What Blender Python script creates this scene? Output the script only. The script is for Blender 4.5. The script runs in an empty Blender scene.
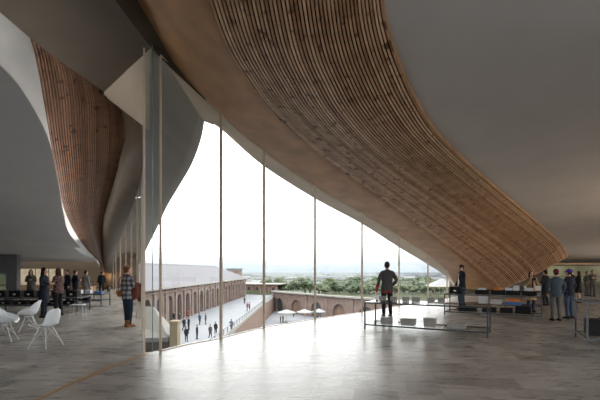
import bpy, bmesh, math, random
from mathutils import Vector, Matrix, noise
random.seed(7)
C = bpy.context.scene.collection
V = Vector
PI = math.pi
EYE = 1.6          # eye height above the gallery floor
F = 400.0          # focal length in pixels (24 mm on 36 mm, 600 px wide)
HZ = 270.0         # horizon row

def at(px, py, d):
    """point at distance d along the level view axis"""
    return V(((px-300)/F*d, d, EYE+(HZ-py)/F*d))

def onfloor(px, py, z=0.0):
    d = (EYE-z)*F/(py-HZ)
    return V(((px-300)/F*d, d, z))

# ------------------------------------------------------------------ helpers
class MB:
    def __init__(s):
        s.v = []; s.f = []; s.tone = []
    def add(s, vs, fs, tone=0.5):
        b = len(s.v)
        s.v += [V(p) for p in vs]
        s.f += [tuple(i+b for i in f) for f in fs]
        s.tone += [tone]*len(fs)
        return s
    def box(s, c, size, rz=0.0, tone=0.5, M=None):
        hx, hy, hz = size[0]/2, size[1]/2, size[2]/2
        R = Matrix.Rotation(rz, 3, 'Z') if M is None else M
        c = V(c)
        vs = [c+R@V((x*hx, y*hy, z*hz)) for x in (-1,1) for y in (-1,1) for z in (-1,1)]
        return s.add(vs, [(0,1,3,2),(4,6,7,5),(0,4,5,1),(2,3,7,6),(0,2,6,4),(1,5,7,3)], tone)
    def bar(s, a, b, w, h=None, up=V((0,0,1)), tone=0.5):
        a = V(a); b = V(b); h = h or w
        d = (b-a); L = d.length; d = d/L
        u = V(up)
        if abs(d.dot(u)) > 0.95: u = V((0,1,0))
        sx = d.cross(u).normalized(); sy = sx.cross(d).normalized()
        vs = []
        for p in (a, b):
            for i, j in ((-1,-1),(1,-1),(1,1),(-1,1)):
                vs.append(p+sx*(i*w/2)+sy*(j*h/2))
        return s.add(vs, [(3,2,1,0),(4,5,6,7),(0,1,5,4),(1,2,6,5),(2,3,7,6),(3,0,4,7)], tone)
    def rings(s, rings, tone=0.5, cap=True):
        n = len(rings[0]); vs = [p for r in rings for p in r]; fs = []
        for k in range(len(rings)-1):
            for i in range(n):
                j = (i+1) % n
                fs.append((k*n+i, k*n+j, (k+1)*n+j, (k+1)*n+i))
        if cap:
            fs.append(tuple(reversed(range(n))))
            fs.append(tuple((len(rings)-1)*n+i for i in range(n)))
        return s.add(vs, fs, tone)
    def tube(s, pts, rad, n=10, ends=True, flat=1.0, tone=0.5):
        pts = [V(p) for p in pts]
        if not isinstance(rad, (list, tuple)): rad = [rad]*len(pts)
        P = []; R = []
        d0 = (pts[1]-pts[0]).normalized(); d1 = (pts[-1]-pts[-2]).normalized()
        if ends:
            for a in (-80,-50,-25):
                P.append(pts[0]+d0*(rad[0]*math.sin(math.radians(a)))); R.append(rad[0]*math.cos(math.radians(a)))
        P += pts; R += list(rad)
        if ends:
            for a in (25,50,80):
                P.append(pts[-1]+d1*(rad[-1]*math.sin(math.radians(a)))); R.append(rad[-1]*math.cos(math.radians(a)))
        rs = []; prev = None
        for i, p in enumerate(P):
            t = (P[min(i+1,len(P)-1)]-P[max(i-1,0)])
            t = t.normalized() if t.length > 1e-9 else d0
            if prev is None:
                prev = t.cross(V((0,1,0)) if abs(t.y) < .9 else V((1,0,0))).normalized()
            x = (prev-t*prev.dot(t)).normalized(); prev = x
            y = t.cross(x)
            rs.append([p+x*(R[i]*math.cos(2*PI*k/n))+y*(R[i]*flat*math.sin(2*PI*k/n)) for k in range(n)])
        return s.rings(rs, tone)
    def ell(s, c, r, n=14, m=9, M=None, tone=0.5):
        c = V(c); rs = []
        for j in range(m+1):
            a = -PI/2+PI*(j+.02)/(m+.04)
            ring = []
            for i in range(n):
                b = 2*PI*i/n
                p = V((r[0]*math.cos(a)*math.cos(b), r[1]*math.cos(a)*math.sin(b), r[2]*math.sin(a)))
                ring.append(c+(M@p if M else p))
            rs.append(ring)
        return s.rings(rs, tone)
    def grid(s, rows, tone=0.5, flip=False):
        n = len(rows[0]); vs = [p for r in rows for p in r]; fs = []
        for k in range(len(rows)-1):
            for i in range(n-1):
                f = (k*n+i, k*n+i+1, (k+1)*n+i+1, (k+1)*n+i)
                fs.append(tuple(reversed(f)) if flip else f)
        return s.add(vs, fs, tone)
    def prism(s, poly, z0, z1, tone=0.5):
        n = len(poly)
        vs = [V((p[0],p[1],z0)) for p in poly]+[V((p[0],p[1],z1)) for p in poly]
        fs = [tuple(reversed(range(n))), tuple(range(n,2*n))]+[(i,(i+1)%n,n+(i+1)%n,n+i) for i in range(n)]
        return s.add(vs, fs, tone)
    def mesh(s, name, smooth=False, recalc=True):
        me = bpy.data.meshes.new(name)
        me.from_pydata([tuple(p) for p in s.v], [], s.f)
        if recalc:
            bm = bmesh.new(); bm.from_mesh(me)
            bmesh.ops.recalc_face_normals(bm, faces=bm.faces)
            bm.to_mesh(me); bm.free()
        a = me.attributes.new('tone', 'FLOAT', 'FACE')
        a.data.foreach_set('value', s.tone)
        if smooth:
            me.polygons.foreach_set('use_smooth', [True]*len(me.polygons))
        me.update()
        return me
    def build(s, name, mat, parent=None, smooth=False, bevel=0, recalc=True):
        me = s.mesh(name, smooth, recalc)
        return link(name, me, mat, parent, bevel)

def link(name, me, mat, parent=None, bevel=0):
    o = bpy.data.objects.new(name, me); C.objects.link(o)
    if mat:
        me.materials.clear(); me.materials.append(mat)
    if parent: o.parent = parent
    if bevel:
        b = o.modifiers.new('bevel', 'BEVEL'); b.width = bevel; b.segments = 2; b.limit_method = 'ANGLE'
    return o

def thing(name, label, cat, loc=(0,0,0), rz=0.0, group=None):
    o = bpy.data.objects.new(name, None); C.objects.link(o)
    o.location = loc; o.rotation_euler = (0,0,rz); o.empty_display_size = .1
    return tag(o, label, cat, group)

def tag(o, label, cat, group=None, kind=None):
    o['label'] = label; o['category'] = cat
    if group: o['group'] = group
    if kind: o['kind'] = kind
    return o

def copy_tree(o, parent=None):
    c = o.copy(); C.objects.link(c)
    if parent: c.parent = parent
    for ch in list(o.children): copy_tree(ch, c)
    return c

def remesh(mb, name, voxel, smooth=4, mat=None, parent=None, wrinkle=0.0, cut=None):
    me = mb.mesh(name)
    o = bpy.data.objects.new(name, me); C.objects.link(o)
    m = o.modifiers.new('r', 'REMESH'); m.mode = 'VOXEL'; m.voxel_size = voxel; m.adaptivity = 0
    s = o.modifiers.new('s', 'SMOOTH'); s.factor = .5; s.iterations = smooth
    dg = bpy.context.evaluated_depsgraph_get(); dg.update()
    nm = bpy.data.meshes.new_from_object(o.evaluated_get(dg))
    bpy.data.objects.remove(o); bpy.data.meshes.remove(me)
    nm.name = name
    if wrinkle or cut:
        bm = bmesh.new(); bm.from_mesh(nm)
        if wrinkle:
            for v in bm.verts:
                v.co += v.normal*wrinkle*noise.noise(v.co*V((9,9,5)) + V((len(mb.v)*.13,0,0)))*1.6
        if cut:
            bmesh.ops.delete(bm, geom=[v for v in bm.verts if cut(v.co)], context='VERTS')
        bm.to_mesh(nm); bm.free()
    nm.polygons.foreach_set('use_smooth', [True]*len(nm.polygons))
    return link(name, nm, mat, parent)

def crv(ctrl, n):
    """Catmull-Rom resample, uniform in control index"""
    ctrl = [V(p) for p in ctrl]; out = []
    m = len(ctrl)-1
    for k in range(n):
        t = k/(n-1)*m; i = min(int(t), m-1); u = t-i
        p1, p2 = ctrl[i], ctrl[i+1]
        p0 = ctrl[i-1] if i > 0 else p1*2-p2
        p3 = ctrl[i+2] if i+2 <= m else p2*2-p1
        out.append(.5*((2*p1)+(p2-p0)*u+(2*p0-5*p1+4*p2-p3)*u*u+(3*p1-p0-3*p2+p3)*u**3))
    return out

# ------------------------------------------------------------------ materials
def nodes(m):
    m.use_nodes = True
    nt = m.node_tree
    return nt, nt.nodes, nt.links, nt.nodes['Principled BSDF']

def mat(name, col, rough=.6, var=.12, scale=6.0, bump=0.0, metal=0.0, spec=.5, col2=None, stretch=(1,1,1), tone=0.0, detail=4):
    m = bpy.data.materials.new(name); nt, N, L, b = nodes(m)
    b.inputs['Roughness'].default_value = rough
    b.inputs['Metallic'].default_value = metal
    b.inputs['Specular IOR Level'].default_value = spec
    tc = N.new('ShaderNodeTexCoord'); mp = N.new('ShaderNodeMapping'); mp.inputs['Scale'].default_value = stretch
    L.new(tc.outputs['Object'], mp.inputs['Vector'])
    nz = N.new('ShaderNodeTexNoise'); nz.inputs['Scale'].default_value = scale; nz.inputs['Detail'].default_value = detail
    L.new(mp.outputs['Vector'], nz.inputs['Vector'])
    cr = N.new('ShaderNodeValToRGB')
    c2 = col2 or tuple(min(1, c*(1+var)) for c in col)
    c1 = tuple(c*(1-var) for c in col) if col2 is None else col
    cr.color_ramp.elements[0].position = .3; cr.color_ramp.elements[1].position = .7
    cr.color_ramp.elements[0].color = (*c1,1); cr.color_ramp.elements[1].color = (*c2,1)
    L.new(nz.outputs['Fac'], cr.inputs['Fac'])
    out = cr.outputs['Color']
    if tone:
        at_ = N.new('ShaderNodeAttribute'); at_.attribute_name = 'tone'
        mr = N.new('ShaderNodeMapRange'); mr.inputs['To Min'].default_value = 1-tone; mr.inputs['To Max'].default_value = 1+tone
        L.new(at_.outputs['Fac'], mr.inputs['Value'])
        mx = N.new('ShaderNodeMixRGB'); mx.blend_type = 'MULTIPLY'; mx.inputs['Fac'].default_value = 1
        L.new(out, mx.inputs['Color1']); L.new(mr.outputs['Result'], mx.inputs['Color2']); out = mx.outputs['Color']
    L.new(out, b.inputs['Base Color'])
    if bump:
        bp = N.new('ShaderNodeBump'); bp.inputs['Strength'].default_value = bump; bp.inputs['Distance'].default_value = .02
        L.new(nz.outputs['Fac'], bp.inputs['Height']); L.new(bp.outputs['Normal'], b.inputs['Normal'])
    return m

def emit_mat(name, col, strength, col2, scale=1.5):
    m = bpy.data.materials.new(name); nt, N, L, b = nodes(m)
    tc = N.new('ShaderNodeTexCoord')
    nz = N.new('ShaderNodeTexNoise'); nz.inputs['Scale'].default_value = scale
    L.new(tc.outputs['Object'], nz.inputs['Vector'])
    cr = N.new('ShaderNodeValToRGB'); cr.color_ramp.elements[0].position = .35; cr.color_ramp.elements[1].position = .65
    cr.color_ramp.elements[0].color = (*col,1); cr.color_ramp.elements[1].color = (*col2,1)
    L.new(nz.outputs['Fac'], cr.inputs['Fac'])
    L.new(cr.outputs['Color'], b.inputs['Base Color']); L.new(cr.outputs['Color'], b.inputs['Emission Color'])
    b.inputs['Emission Strength'].default_value = strength
    return m

def glass_mat(name, tint=(.975,.985,.978), refl=1.0):
    m = bpy.data.materials.new(name); m.use_nodes = True
    nt = m.node_tree; N = nt.nodes; L = nt.links; N.clear()
    o = N.new('ShaderNodeOutputMaterial'); mx = N.new('ShaderNodeMixShader')
    t = N.new('ShaderNodeBsdfTransparent'); t.inputs['Color'].default_value = (*tint,1)
    g = N.new('ShaderNodeBsdfGlossy'); g.inputs['Roughness'].default_value = 0.0
    ge = N.new('ShaderNodeNewGeometry'); dt = N.new('ShaderNodeVectorMath'); dt.operation = 'DOT_PRODUCT'
    L.new(ge.outputs['Incoming'], dt.inputs[0]); L.new(ge.outputs['Normal'], dt.inputs[1])
    ab = N.new('ShaderNodeMath'); ab.operation = 'ABSOLUTE'; L.new(dt.outputs['Value'], ab.inputs[0])
    om = N.new('ShaderNodeMath'); om.operation = 'SUBTRACT'; om.inputs[0].default_value = 1; L.new(ab.outputs[0], om.inputs[1])
    pw = N.new('ShaderNodeMath'); pw.operation = 'POWER'; pw.inputs[1].default_value = 5; L.new(om.outputs[0], pw.inputs[0])
    mu = N.new('ShaderNodeMath'); mu.operation = 'MULTIPLY_ADD'; mu.inputs[1].default_value = .5*refl; mu.inputs[2].default_value = .03*refl
    mu.use_clamp = True
    L.new(pw.outputs[0], mu.inputs[0]); L.new(mu.outputs[0], mx.inputs['Fac'])
    L.new(t.outputs[0], mx.inputs[1]); L.new(g.outputs[0], mx.inputs[2]); L.new(mx.outputs[0], o.inputs['Surface'])
    return m

def floor_mat():
    m = bpy.data.materials.new('stone_floor'); nt, N, L, b = nodes(m)
    tc = N.new('ShaderNodeTexCoord'); mp = N.new('ShaderNodeMapping')
    mp.inputs['Rotation'].default_value = (0,0,math.radians(11)); mp.inputs['Location'].default_value = (.3,.1,0)
    L.new(tc.outputs['Object'], mp.inputs['Vector'])
    bk = N.new('ShaderNodeTexBrick')
    bk.offset = .43; bk.offset_frequency = 2; bk.squash = .78; bk.squash_frequency = 3
    bk.inputs['Color1'].default_value = (.20,.184,.168,1); bk.inputs['Color2'].default_value = (.46,.435,.405,1)
    bk.inputs['Mortar'].default_value = (.25,.23,.205,1)
    bk.inputs['Scale'].default_value = 1.0; bk.inputs['Mortar Size'].default_value = .004; bk.inputs['Bias'].default_value = .25
    bk.inputs['Brick Width'].default_value = .56; bk.inputs['Row Height'].default_value = .46
    L.new(mp.outputs['Vector'], bk.inputs['Vector'])
    n1 = N.new('ShaderNodeTexNoise'); n1.inputs['Scale'].default_value = 2.2; n1.inputs['Detail'].default_value = 8; n1.inputs['Roughness'].default_value = .65
    mp2 = N.new('ShaderNodeMapping'); mp2.inputs['Scale'].default_value = (1,3.2,1); mp2.inputs['Rotation'].default_value = (0,0,math.radians(11))
    L.new(tc.outputs['Object'], mp2.inputs['Vector']); L.new(mp2.outputs['Vector'], n1.inputs['Vector'])
    cr = N.new('ShaderNodeValToRGB'); cr.color_ramp.elements[0].position = .3; cr.color_ramp.elements[1].position = .72
    cr.color_ramp.elements[0].color = (.72,.71,.70,1); cr.color_ramp.elements[1].color = (1.18,1.17,1.15,1)
    L.new(n1.outputs['Fac'], cr.inputs['Fac'])
    mx = N.new('ShaderNodeMixRGB'); mx.blend_type = 'MULTIPLY'; mx.inputs['Fac'].default_value = 1
    L.new(bk.outputs['Color'], mx.inputs['Color1']); L.new(cr.outputs['Color'], mx.inputs['Color2'])
    L.new(mx.outputs['Color'], b.inputs['Base Color'])
    b.inputs['Specular IOR Level'].default_value = .33
    rr = N.new('ShaderNodeMapRange'); rr.inputs['To Min'].default_value = .18; rr.inputs['To Max'].default_value = .40
    L.new(n1.outputs['Fac'], rr.inputs['Value']); L.new(rr.outputs['Result'], b.inputs['Roughness'])
    bp = N.new('ShaderNodeBump'); bp.inputs['Strength'].default_value = .12; bp.inputs['Distance'].default_value = .01
    L.new(n1.outputs['Fac'], bp.inputs['Height']); L.new(bp.outputs['Normal'], b.inputs['Normal'])
    return m

def slat_mat(name, c1, c2, knot):
    m = bpy.data.materials.new(name); nt, N, L, b = nodes(m)
    b.inputs['Roughness'].default_value = .5
    tc = N.new('ShaderNodeTexCoord')
    a = N.new('ShaderNodeAttribute'); a.attribute_name = 'tone'
    n1 = N.new('ShaderNodeTexNoise'); n1.inputs['Scale'].default_value = 3.0; n1.inputs['Detail'].default_value = 5
    L.new(tc.outputs['Object'], n1.inputs['Vector'])
    add = N.new('ShaderNodeMath'); add.operation = 'MULTIPLY_ADD'; add.inputs[1].default_value = .55; L.new(a.outputs['Fac'], add.inputs[0])
    s = N.new('ShaderNodeMath'); s.operation = 'MULTIPLY_ADD'; s.inputs[1].default_value = .9; s.inputs[2].default_value = -.22; L.new(n1.outputs['Fac'], s.inputs[0])
    L.new(s.outputs[0], add.inputs[2])
    cr = N.new('ShaderNodeValToRGB'); cr.color_ramp.elements[0].color = (*c1,1); cr.color_ramp.elements[1].color = (*c2,1)
    cr.color_ramp.elements[0].position = .1; cr.color_ramp.elements[1].position = .9
    L.new(add.outputs[0], cr.inputs['Fac'])
    n2 = N.new('ShaderNodeTexNoise'); n2.inputs['Scale'].default_value = 5.5; n2.inputs['Detail'].default_value = 1
    L.new(tc.outputs['Object'], n2.inputs['Vector'])
    cr2 = N.new('ShaderNodeValToRGB'); cr2.color_ramp.elements[0].position = .62; cr2.color_ramp.elements[1].position = .72
    cr2.color_ramp.elements[0].color = (0,0,0,1); cr2.color_ramp.elements[1].color = (1,1,1,1)
    L.new(n2.outputs['Fac'], cr2.inputs['Fac'])
    mx = N.new('ShaderNodeMixRGB'); L.new(cr2.outputs['Color'], mx.inputs['Fac'])
    L.new(cr.outputs['Color'], mx.inputs['Color1']); mx.inputs['Color2'].default_value = (*knot,1)
    L.new(mx.outputs['Color'], b.inputs['Base Color'])
    return m

M = {}
M['floor'] = floor_mat()
M['plaster'] = mat('grey_plaster', (.46,.425,.395), .85, .05, .8, .05)
M['plaster_left'] = mat('grey_plaster_dark', (.60,.585,.58), .85, .05, .8, .05)
M['white_plaster'] = mat('white_plaster', (.80,.80,.79), .7, .03, 1.0)
M['pale_soffit'] = mat('pale_soffit', (.80,.70,.56), .7, .08, .7)
M['eave'] = mat('eave_board', (.62,.51,.39), .7, .1, .9)
M['canopy'] = mat('canopy_plaster', (.46,.425,.385), .7, .08, .7)
M['upstand'] = mat('pale_upstand', (.50,.43,.34), .7, .08, .7)
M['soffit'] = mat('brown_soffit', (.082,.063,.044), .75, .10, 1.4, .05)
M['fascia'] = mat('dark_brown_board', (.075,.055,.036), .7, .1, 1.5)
M['board'] = mat('smooth_timber_board', (.39,.215,.10), .55, .22, 1.6, .04, detail=8)
M['hullband'] = mat('dark_timber_board', (.12,.088,.058), .6, .14, 1.6, .04)
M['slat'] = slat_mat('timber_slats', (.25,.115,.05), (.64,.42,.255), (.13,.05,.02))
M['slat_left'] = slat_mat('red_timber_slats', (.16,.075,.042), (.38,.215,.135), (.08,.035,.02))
M['backing'] = mat('dark_backing', (.022,.014,.010), .9, .1, 3)
M['bronze'] = mat('bronze_mullion', (.52,.43,.33), .4, .08, 8, metal=.0)
M['brass'] = mat('brass_strip', (.60,.32,.09), .4, .1, 8, metal=.2)
M['glass'] = glass_mat('window_glass')
M['glass_edge'] = mat('green_glass_edge', (.16,.28,.25), .15, .1, 5)
M['table_glass'] = glass_mat('clear_shelf_glass', (.93,.96,.96), .8)
M['wall_brown'] = mat('brown_wall', (.22,.165,.12), .8, .08, .9)
M['wall_dark'] = mat('dark_grey_wall', (.13,.13,.135), .8, .08, .9)
M['steel'] = mat('dark_steel', (.055,.06,.07), .4, .12, 9, metal=.3)
M['steel_lt'] = mat('grey_steel', (.22,.24,.27), .35, .1, 9, metal=.4)
M['black'] = mat('black_leather', (.009,.009,.010), .65, .2, 12, .1, spec=.2)
M['black2'] = mat('black_board', (.015,.015,.016), .65, .2, 12, spec=.2)
M['label'] = mat('white_card', (.75,.75,.73), .6, .04, 12)
M['whitebox'] = mat('white_box_card', (.62,.64,.67), .6, .06, 9)
M['greybox'] = mat('grey_ribbed_card', (.30,.29,.27), .7, .10, 1, stretch=(120,1,1))
M['orange'] = mat('orange_cover', (.55,.17,.03), .5, .1, 9)
M['blue'] = mat('blue_cover', (.05,.16,.42), .5, .1, 9)
M['tan'] = mat('tan_wood', (.36,.20,.09), .5, .16, 4, stretch=(1,6,6))
M['shell'] = mat('white_plastic_shell', (.72,.76,.80), .35, .03, 5)
M['wire'] = mat('white_wire', (.55,.56,.58), .35, .05, 8, metal=.3)
M['skin'] = mat('skin', (.50,.29,.20), .5, .06, 14)
M['skin_dark'] = mat('skin_tan', (.38,.22,.15), .5, .06, 14)
M['eye'] = mat('eye', (.03,.02,.015), .2, .1, 20)
M['lip'] = mat('lip', (.33,.13,.11), .45, .06, 20)
def cloth(name, c, var=.18, scale=22, bump=.15): return mat(name, c, .85, var, scale, bump, spec=.25)
def plaid():
    m = bpy.data.materials.new('plaid_cloth'); nt, N, L, b = nodes(m); b.inputs['Roughness'].default_value = .85
    tc = N.new('ShaderNodeTexCoord'); sp = N.new('ShaderNodeSeparateXYZ'); L.new(tc.outputs['Object'], sp.inputs[0])
    outs = []
    for ax in ('X','Z'):
        w = N.new('ShaderNodeMath'); w.operation = 'MULTIPLY'; w.inputs[1].default_value = 7.5; L.new(sp.outputs[ax], w.inputs[0])
        fr = N.new('ShaderNodeMath'); fr.operation = 'FRACT'; L.new(w.outputs[0], fr.inputs[0])
        g = N.new('ShaderNodeMath'); g.operation = 'GREATER_THAN'; g.inputs[1].default_value = .5; L.new(fr.outputs[0], g.inputs[0]); outs.append(g)
    ad = N.new('ShaderNodeMath'); ad.operation = 'ADD'; L.new(outs[0].outputs[0], ad.inputs[0]); L.new(outs[1].outputs[0], ad.inputs[1])
    hf = N.new('ShaderNodeMath'); hf.operation = 'MULTIPLY'; hf.inputs[1].default_value = .5; L.new(ad.outputs[0], hf.inputs[0])
    cr = N.new('ShaderNodeValToRGB'); cr.color_ramp.interpolation = 'CONSTANT'
    cr.color_ramp.elements[0].color = (.33,.33,.35,1)
    e = cr.color_ramp.elements.new(.4); e.color = (.12,.115,.13,1)
    cr.color_ramp.elements[2].position = .8; cr.color_ramp.elements[2].color = (.05,.03,.035,1)
    L.new(hf.outputs[0], cr.inputs['Fac']); L.new(cr.outputs['Color'], b.inputs['Base Color'])
    return m
K = dict(
 plaid=plaid(), jean=cloth('dark_blue_denim', (.02,.03,.05)), jean2=cloth('blue_denim', (.04,.062,.095)),
 char=cloth('charcoal_cloth', (.06,.056,.055)), blk=cloth('black_cloth', (.012,.012,.015)), navy=cloth('navy_cloth', (.012,.015,.025)),
 red=cloth('red_cloth', (.30,.03,.035)), maroon=cloth('maroon_cloth', (.17,.02,.045)), purple=cloth('violet_cloth', (.09,.035,.30)),
 tan=cloth('tan_cloth', (.30,.205,.11)), slate=cloth('slate_blue_cloth', (.05,.066,.085)), greytr=cloth('grey_cloth', (.10,.097,.094)),
 ltgrey=cloth('light_grey_cloth', (.20,.19,.18)), olive=cloth('grey_green_cloth', (.08,.08,.068)), brown=cloth('brown_cloth', (.15,.05,.035)),
 boot=cloth('tan_suede', (.28,.12,.045)), white=cloth('white_cloth', (.7,.7,.7)), flower=cloth('mottled_brown_cloth', (.11,.065,.055), .7, 16),
 hairD=cloth('dark_hair', (.016,.012,.010)), hairB=cloth('brown_hair', (.06,.033,.02)), hairR=cloth('red_brown_hair', (.15,.055,.022)),
 shoe=cloth('dark_shoe', (.02,.018,.017)))
# exterior
M['paving'] = mat('pale_paving', (.165,.174,.19), .8, .06, .15)
M['brick'] = mat('brown_brick', (.150,.108,.092), .85, .22, .9, detail=8)
M['brick_red'] = mat('red_brick', (0.145,0.089,0.066), .85, .2, .9, detail=8)
M['slate'] = mat('slate_roof', (.062,.058,.068), .7, .12, 1, stretch=(.3,.3,6))
M['stone'] = mat('pale_stone', (0.212,0.200,0.183), .75, .07, 1)
M['sand'] = mat('sand_stone', (.34,.26,.16), .8, .1, 2)
M['dark_arch'] = mat('dark_window', (.05,.055,.065), .25, .15, 1)
M['lit_arch'] = mat('pale_window', (0.204,0.187,0.162), .5, .1, 1)
M['earth'] = mat('green_land', (0.051,0.061,0.031), .95, .25, .02, detail=8)
M['leaf1'] = mat('foliage', (.042,.064,.030), .8, .35, 1.2, .2)  # both foliage greens are lightened to stand in for haze
M['leaf2'] = mat('foliage_pale', (.072,.092,.048), .8, .35, 1.2, .2)
M['bark'] = mat('bark', (.09,.06,.04), .9, .2, 4)
M['city1'] = mat('white_render', (0.204,0.204,0.208), .8, .05, .1)
M['city2'] = mat('grey_render', (0.111,0.119,0.132), .8, .08, .1)
M['city3'] = mat('brown_roofing', (0.093,0.076,0.068), .8, .1, .1)
M['parasol'] = mat('white_canvas', (0.238,0.246,0.246), .8, .03, 2)
M['rail'] = mat('pale_rail', (0.145,0.153,0.170), .5, .1, 3)

def structure(o, label, cat): return tag(o, label, cat, kind='structure')

# ------------------------------------------------------------------ the big right-hand wave
A = [at(*p) for p in [(118,-40,6.4),(138,0,7.0),(160,38,7.8),(180,70,8.4),(221,113,9.4),(264,150,11.1),(315,185,13.0),(362,212,15.1),(399,236,17.6),(428,254,20.0),(447,270,22.5),(458,288,24.3)]]
B = [at(*p) for p in [(196,-50,4.9),(210,0,5.6),(225,40,6.4),(243,71,7.3),(270,108,8.6),(308,144,10.2),(350,176,12.0),(395,208,14.2),(430,234,17.0),(462,257.5,19.8),(484,276,22.2),(499,290,24.0)]]
Cc = [at(*p) for p in [(380,-55,5.3),(382,0,6.0),(389,33,6.5),(400,65,7.2),(415,98,8.2),(435,130,9.6),(462,158,11.2),(495,187,13.6),(525,212,16.6),(547,231,19.8),(561.5,245,22.4),(567,256,24.2)]]
A = [V((-2.55,2.2,7.0)), V((-2.75,4.6,6.75))]+A
B = [V((-.95,1.6,6.4)), V((-1.2,3.6,6.0))]+B
Cc = [V((.75,1.8,6.25)), V((.95,4.0,6.05))]+Cc
NR = 150
Ar, Br, Cr = crv(A, NR), crv(B, NR), crv(Cc, NR)

def surf(Br, Cr, bulge, NS, tipround=0.0, sgn=1):
    """rows of points between two guide curves, bulging outwards; returns rows and normals"""
    rows, nrm = [], []
    n = len(Br)
    for k in range(n):
        b, c = Br[k], Cr[k]
        tg = (Br[min(k+1,n-1)]-Br[max(k-1,0)]+Cr[min(k+1,n-1)]-Cr[max(k-1,0)]).normalized()
        ch = c-b; nn = ch.cross(tg).normalized()*sgn
        row, nr = [], []
        for j in range(NS+1):
            s = j/NS
            bu = bulge*(1-.75*(k/(n-1))**3) if bulge > .065 else bulge
            h = bu*math.sin(PI*s)
            row.append(b+ch*s+nn*(h*ch.length))
            sl = bu*PI*math.cos(PI*s)
            nr.append((nn-ch.normalized()*sl).normalized())
        rows.append(row); nrm.append(nr)
    return rows, nrm

def slats(name, rows, nrm, n, thick, mat_, parent=None, fill=.62, seed=1):
    rnd = random.Random(seed)
    mb = MB(); NS = len(rows[0])-1
    def samp(k, s):
        x = s*NS; j = min(int(x), NS-1); u = x-j
        return rows[k][j].lerp(rows[k][j+1], u), nrm[k][j].lerp(nrm[k][j+1], u).normalized()
    for i in range(n):
        s0 = (i+(1-fill)/2)/n; s1 = (i+1-(1-fill)/2)/n
        rs = []
        for k in range(len(rows)):
            p0, n0 = samp(k, s0); p1, n1 = samp(k, s1)
            rs.append([p0, p0+n0*thick, p1+n1*thick, p1])
        mb.rings(rs, tone=rnd.random())
    return mb.build(name, mat_, parent)

# choose orientation so the normal looks down / into the room
rows, nrm = surf(Br, Cr, .07, 40)
SG = 1 if nrm[80][20].dot(V((0,0,EYE))-rows[80][20]) > 0 else -1
rows, nrm = surf(Br, Cr, .07, 40, sgn=SG)
# roll the far end of the hull back under itself so it finishes in a rounded lip
backing = MB().grid(rows)
wave = backing.build('ceiling', M['backing'], smooth=True)
structure(wave, 'great wave-shaped slatted timber ceiling sweeping down to the right of the glass', 'ceiling')
slats('slats', rows, nrm, 43, .055, M['slat'], wave)
# solid end cap and upper edge trim
mb = MB()
endr = rows[-1]; endn = nrm[-1]
tdir = (Cr[-1]-Cr[-6]).normalized()
capr = []
for j in range(len(endr)):
    p = endr[j]; nn = endn[j]
    capr.append([p+nn*.06, p+nn*.045+tdir*.10, p-nn*.06+tdir*.17, p-nn*.35+tdir*.12, p-nn*.9])
mb.grid(capr); mb.build('edge_board', M['slat'], wave, smooth=True)
# outer edge: thin timber trim curling up to the plaster
mb = MB(); tr = []
for k in range(NR):
    c = Cr[k]; nn = nrm[k][-1]; out = (rows[k][-1]-rows[k][-3]).normalized()
    tr.append([c+nn*.05-out*.01, c+nn*.05+out*.02, c+out*.03, c-nn*.10+out*.05, c-nn*.25+out*.03, c-nn*.5-out*.2])
mb.grid(tr); mb.build('edge_trim', M['board'], wave, smooth=True)

# smooth board band between the glass head and the slats
rb, nb = surf(Ar, Br, .02, 8, sgn=SG)
o = MB().grid([[p+nb[k][j]*.02 for j, p in enumerate(r)]+[r[-1]+(rows[k][3]-rows[k][0])*1.0-nrm[k][3]*.25] for k, r in enumerate(rb)]).build('ceiling', M['board'], smooth=True)
structure(o, 'smooth brown timber band above the sloping glass', 'ceiling')

# fascia between flat soffit and band
G = [at(*p) for p in [(85,-40,5.5),(115,0,6.37),(133,24,7.0),(151,48,7.75),(176,73,8.3),(205,100,9.0)]]
G = [V((-3.4,2.2,5.92))]+G
A2 = [Ar[int(i)] for i in [0,13,26,36,46,58,68]]
A2 = [V((-2.55,2.2,7.0)), at(118,-40,6.4), at(138,0,7.0), at(150,21,7.4), at(163,43,7.9), at(182,72,8.45), at(206,99,9.0)]
g2, a2 = crv(G, 40), crv(A2, 40)
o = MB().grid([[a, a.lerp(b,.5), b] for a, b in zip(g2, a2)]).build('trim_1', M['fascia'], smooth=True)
structure(o, 'dark brown strip of soffit at the head of the glass', 'trim')

# flat dark soffit, top left
Sf = [at(151,48,7.75), at(104,92,9.66), at(60,61,8.23), at(30,38,7.41), at(0,12,6.67), at(-100,-50,5.37)]
sp = [(p.x,p.y) for p in Sf]+[(-9,1),(-9,-6),(-3.6,-6),(-3.4,2.2)]+[(p.x,p.y) for p in G[1:4]]
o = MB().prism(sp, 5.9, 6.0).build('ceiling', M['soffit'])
structure(o, 'flat dark brown soffit at the upper left', 'ceiling')

# ------------------------------------------------------------------ glass lines in plan
GR = [at(160.5,0,7.9), at(190,0,8.65)]+[A[i] for i in range(6,14)]
GR = [V((p.x,p.y,0)) for p in GR]
GL = [V(((px-300)/F*d, d, 0)) for px, d in [(144.2,7.75),(143.8,9.2),(142,11),(138,13),(130,16.5),(122,21),(114,28),(111,33)]]
gr, gl = crv(GR, 60), crv(GL, 50)

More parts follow.
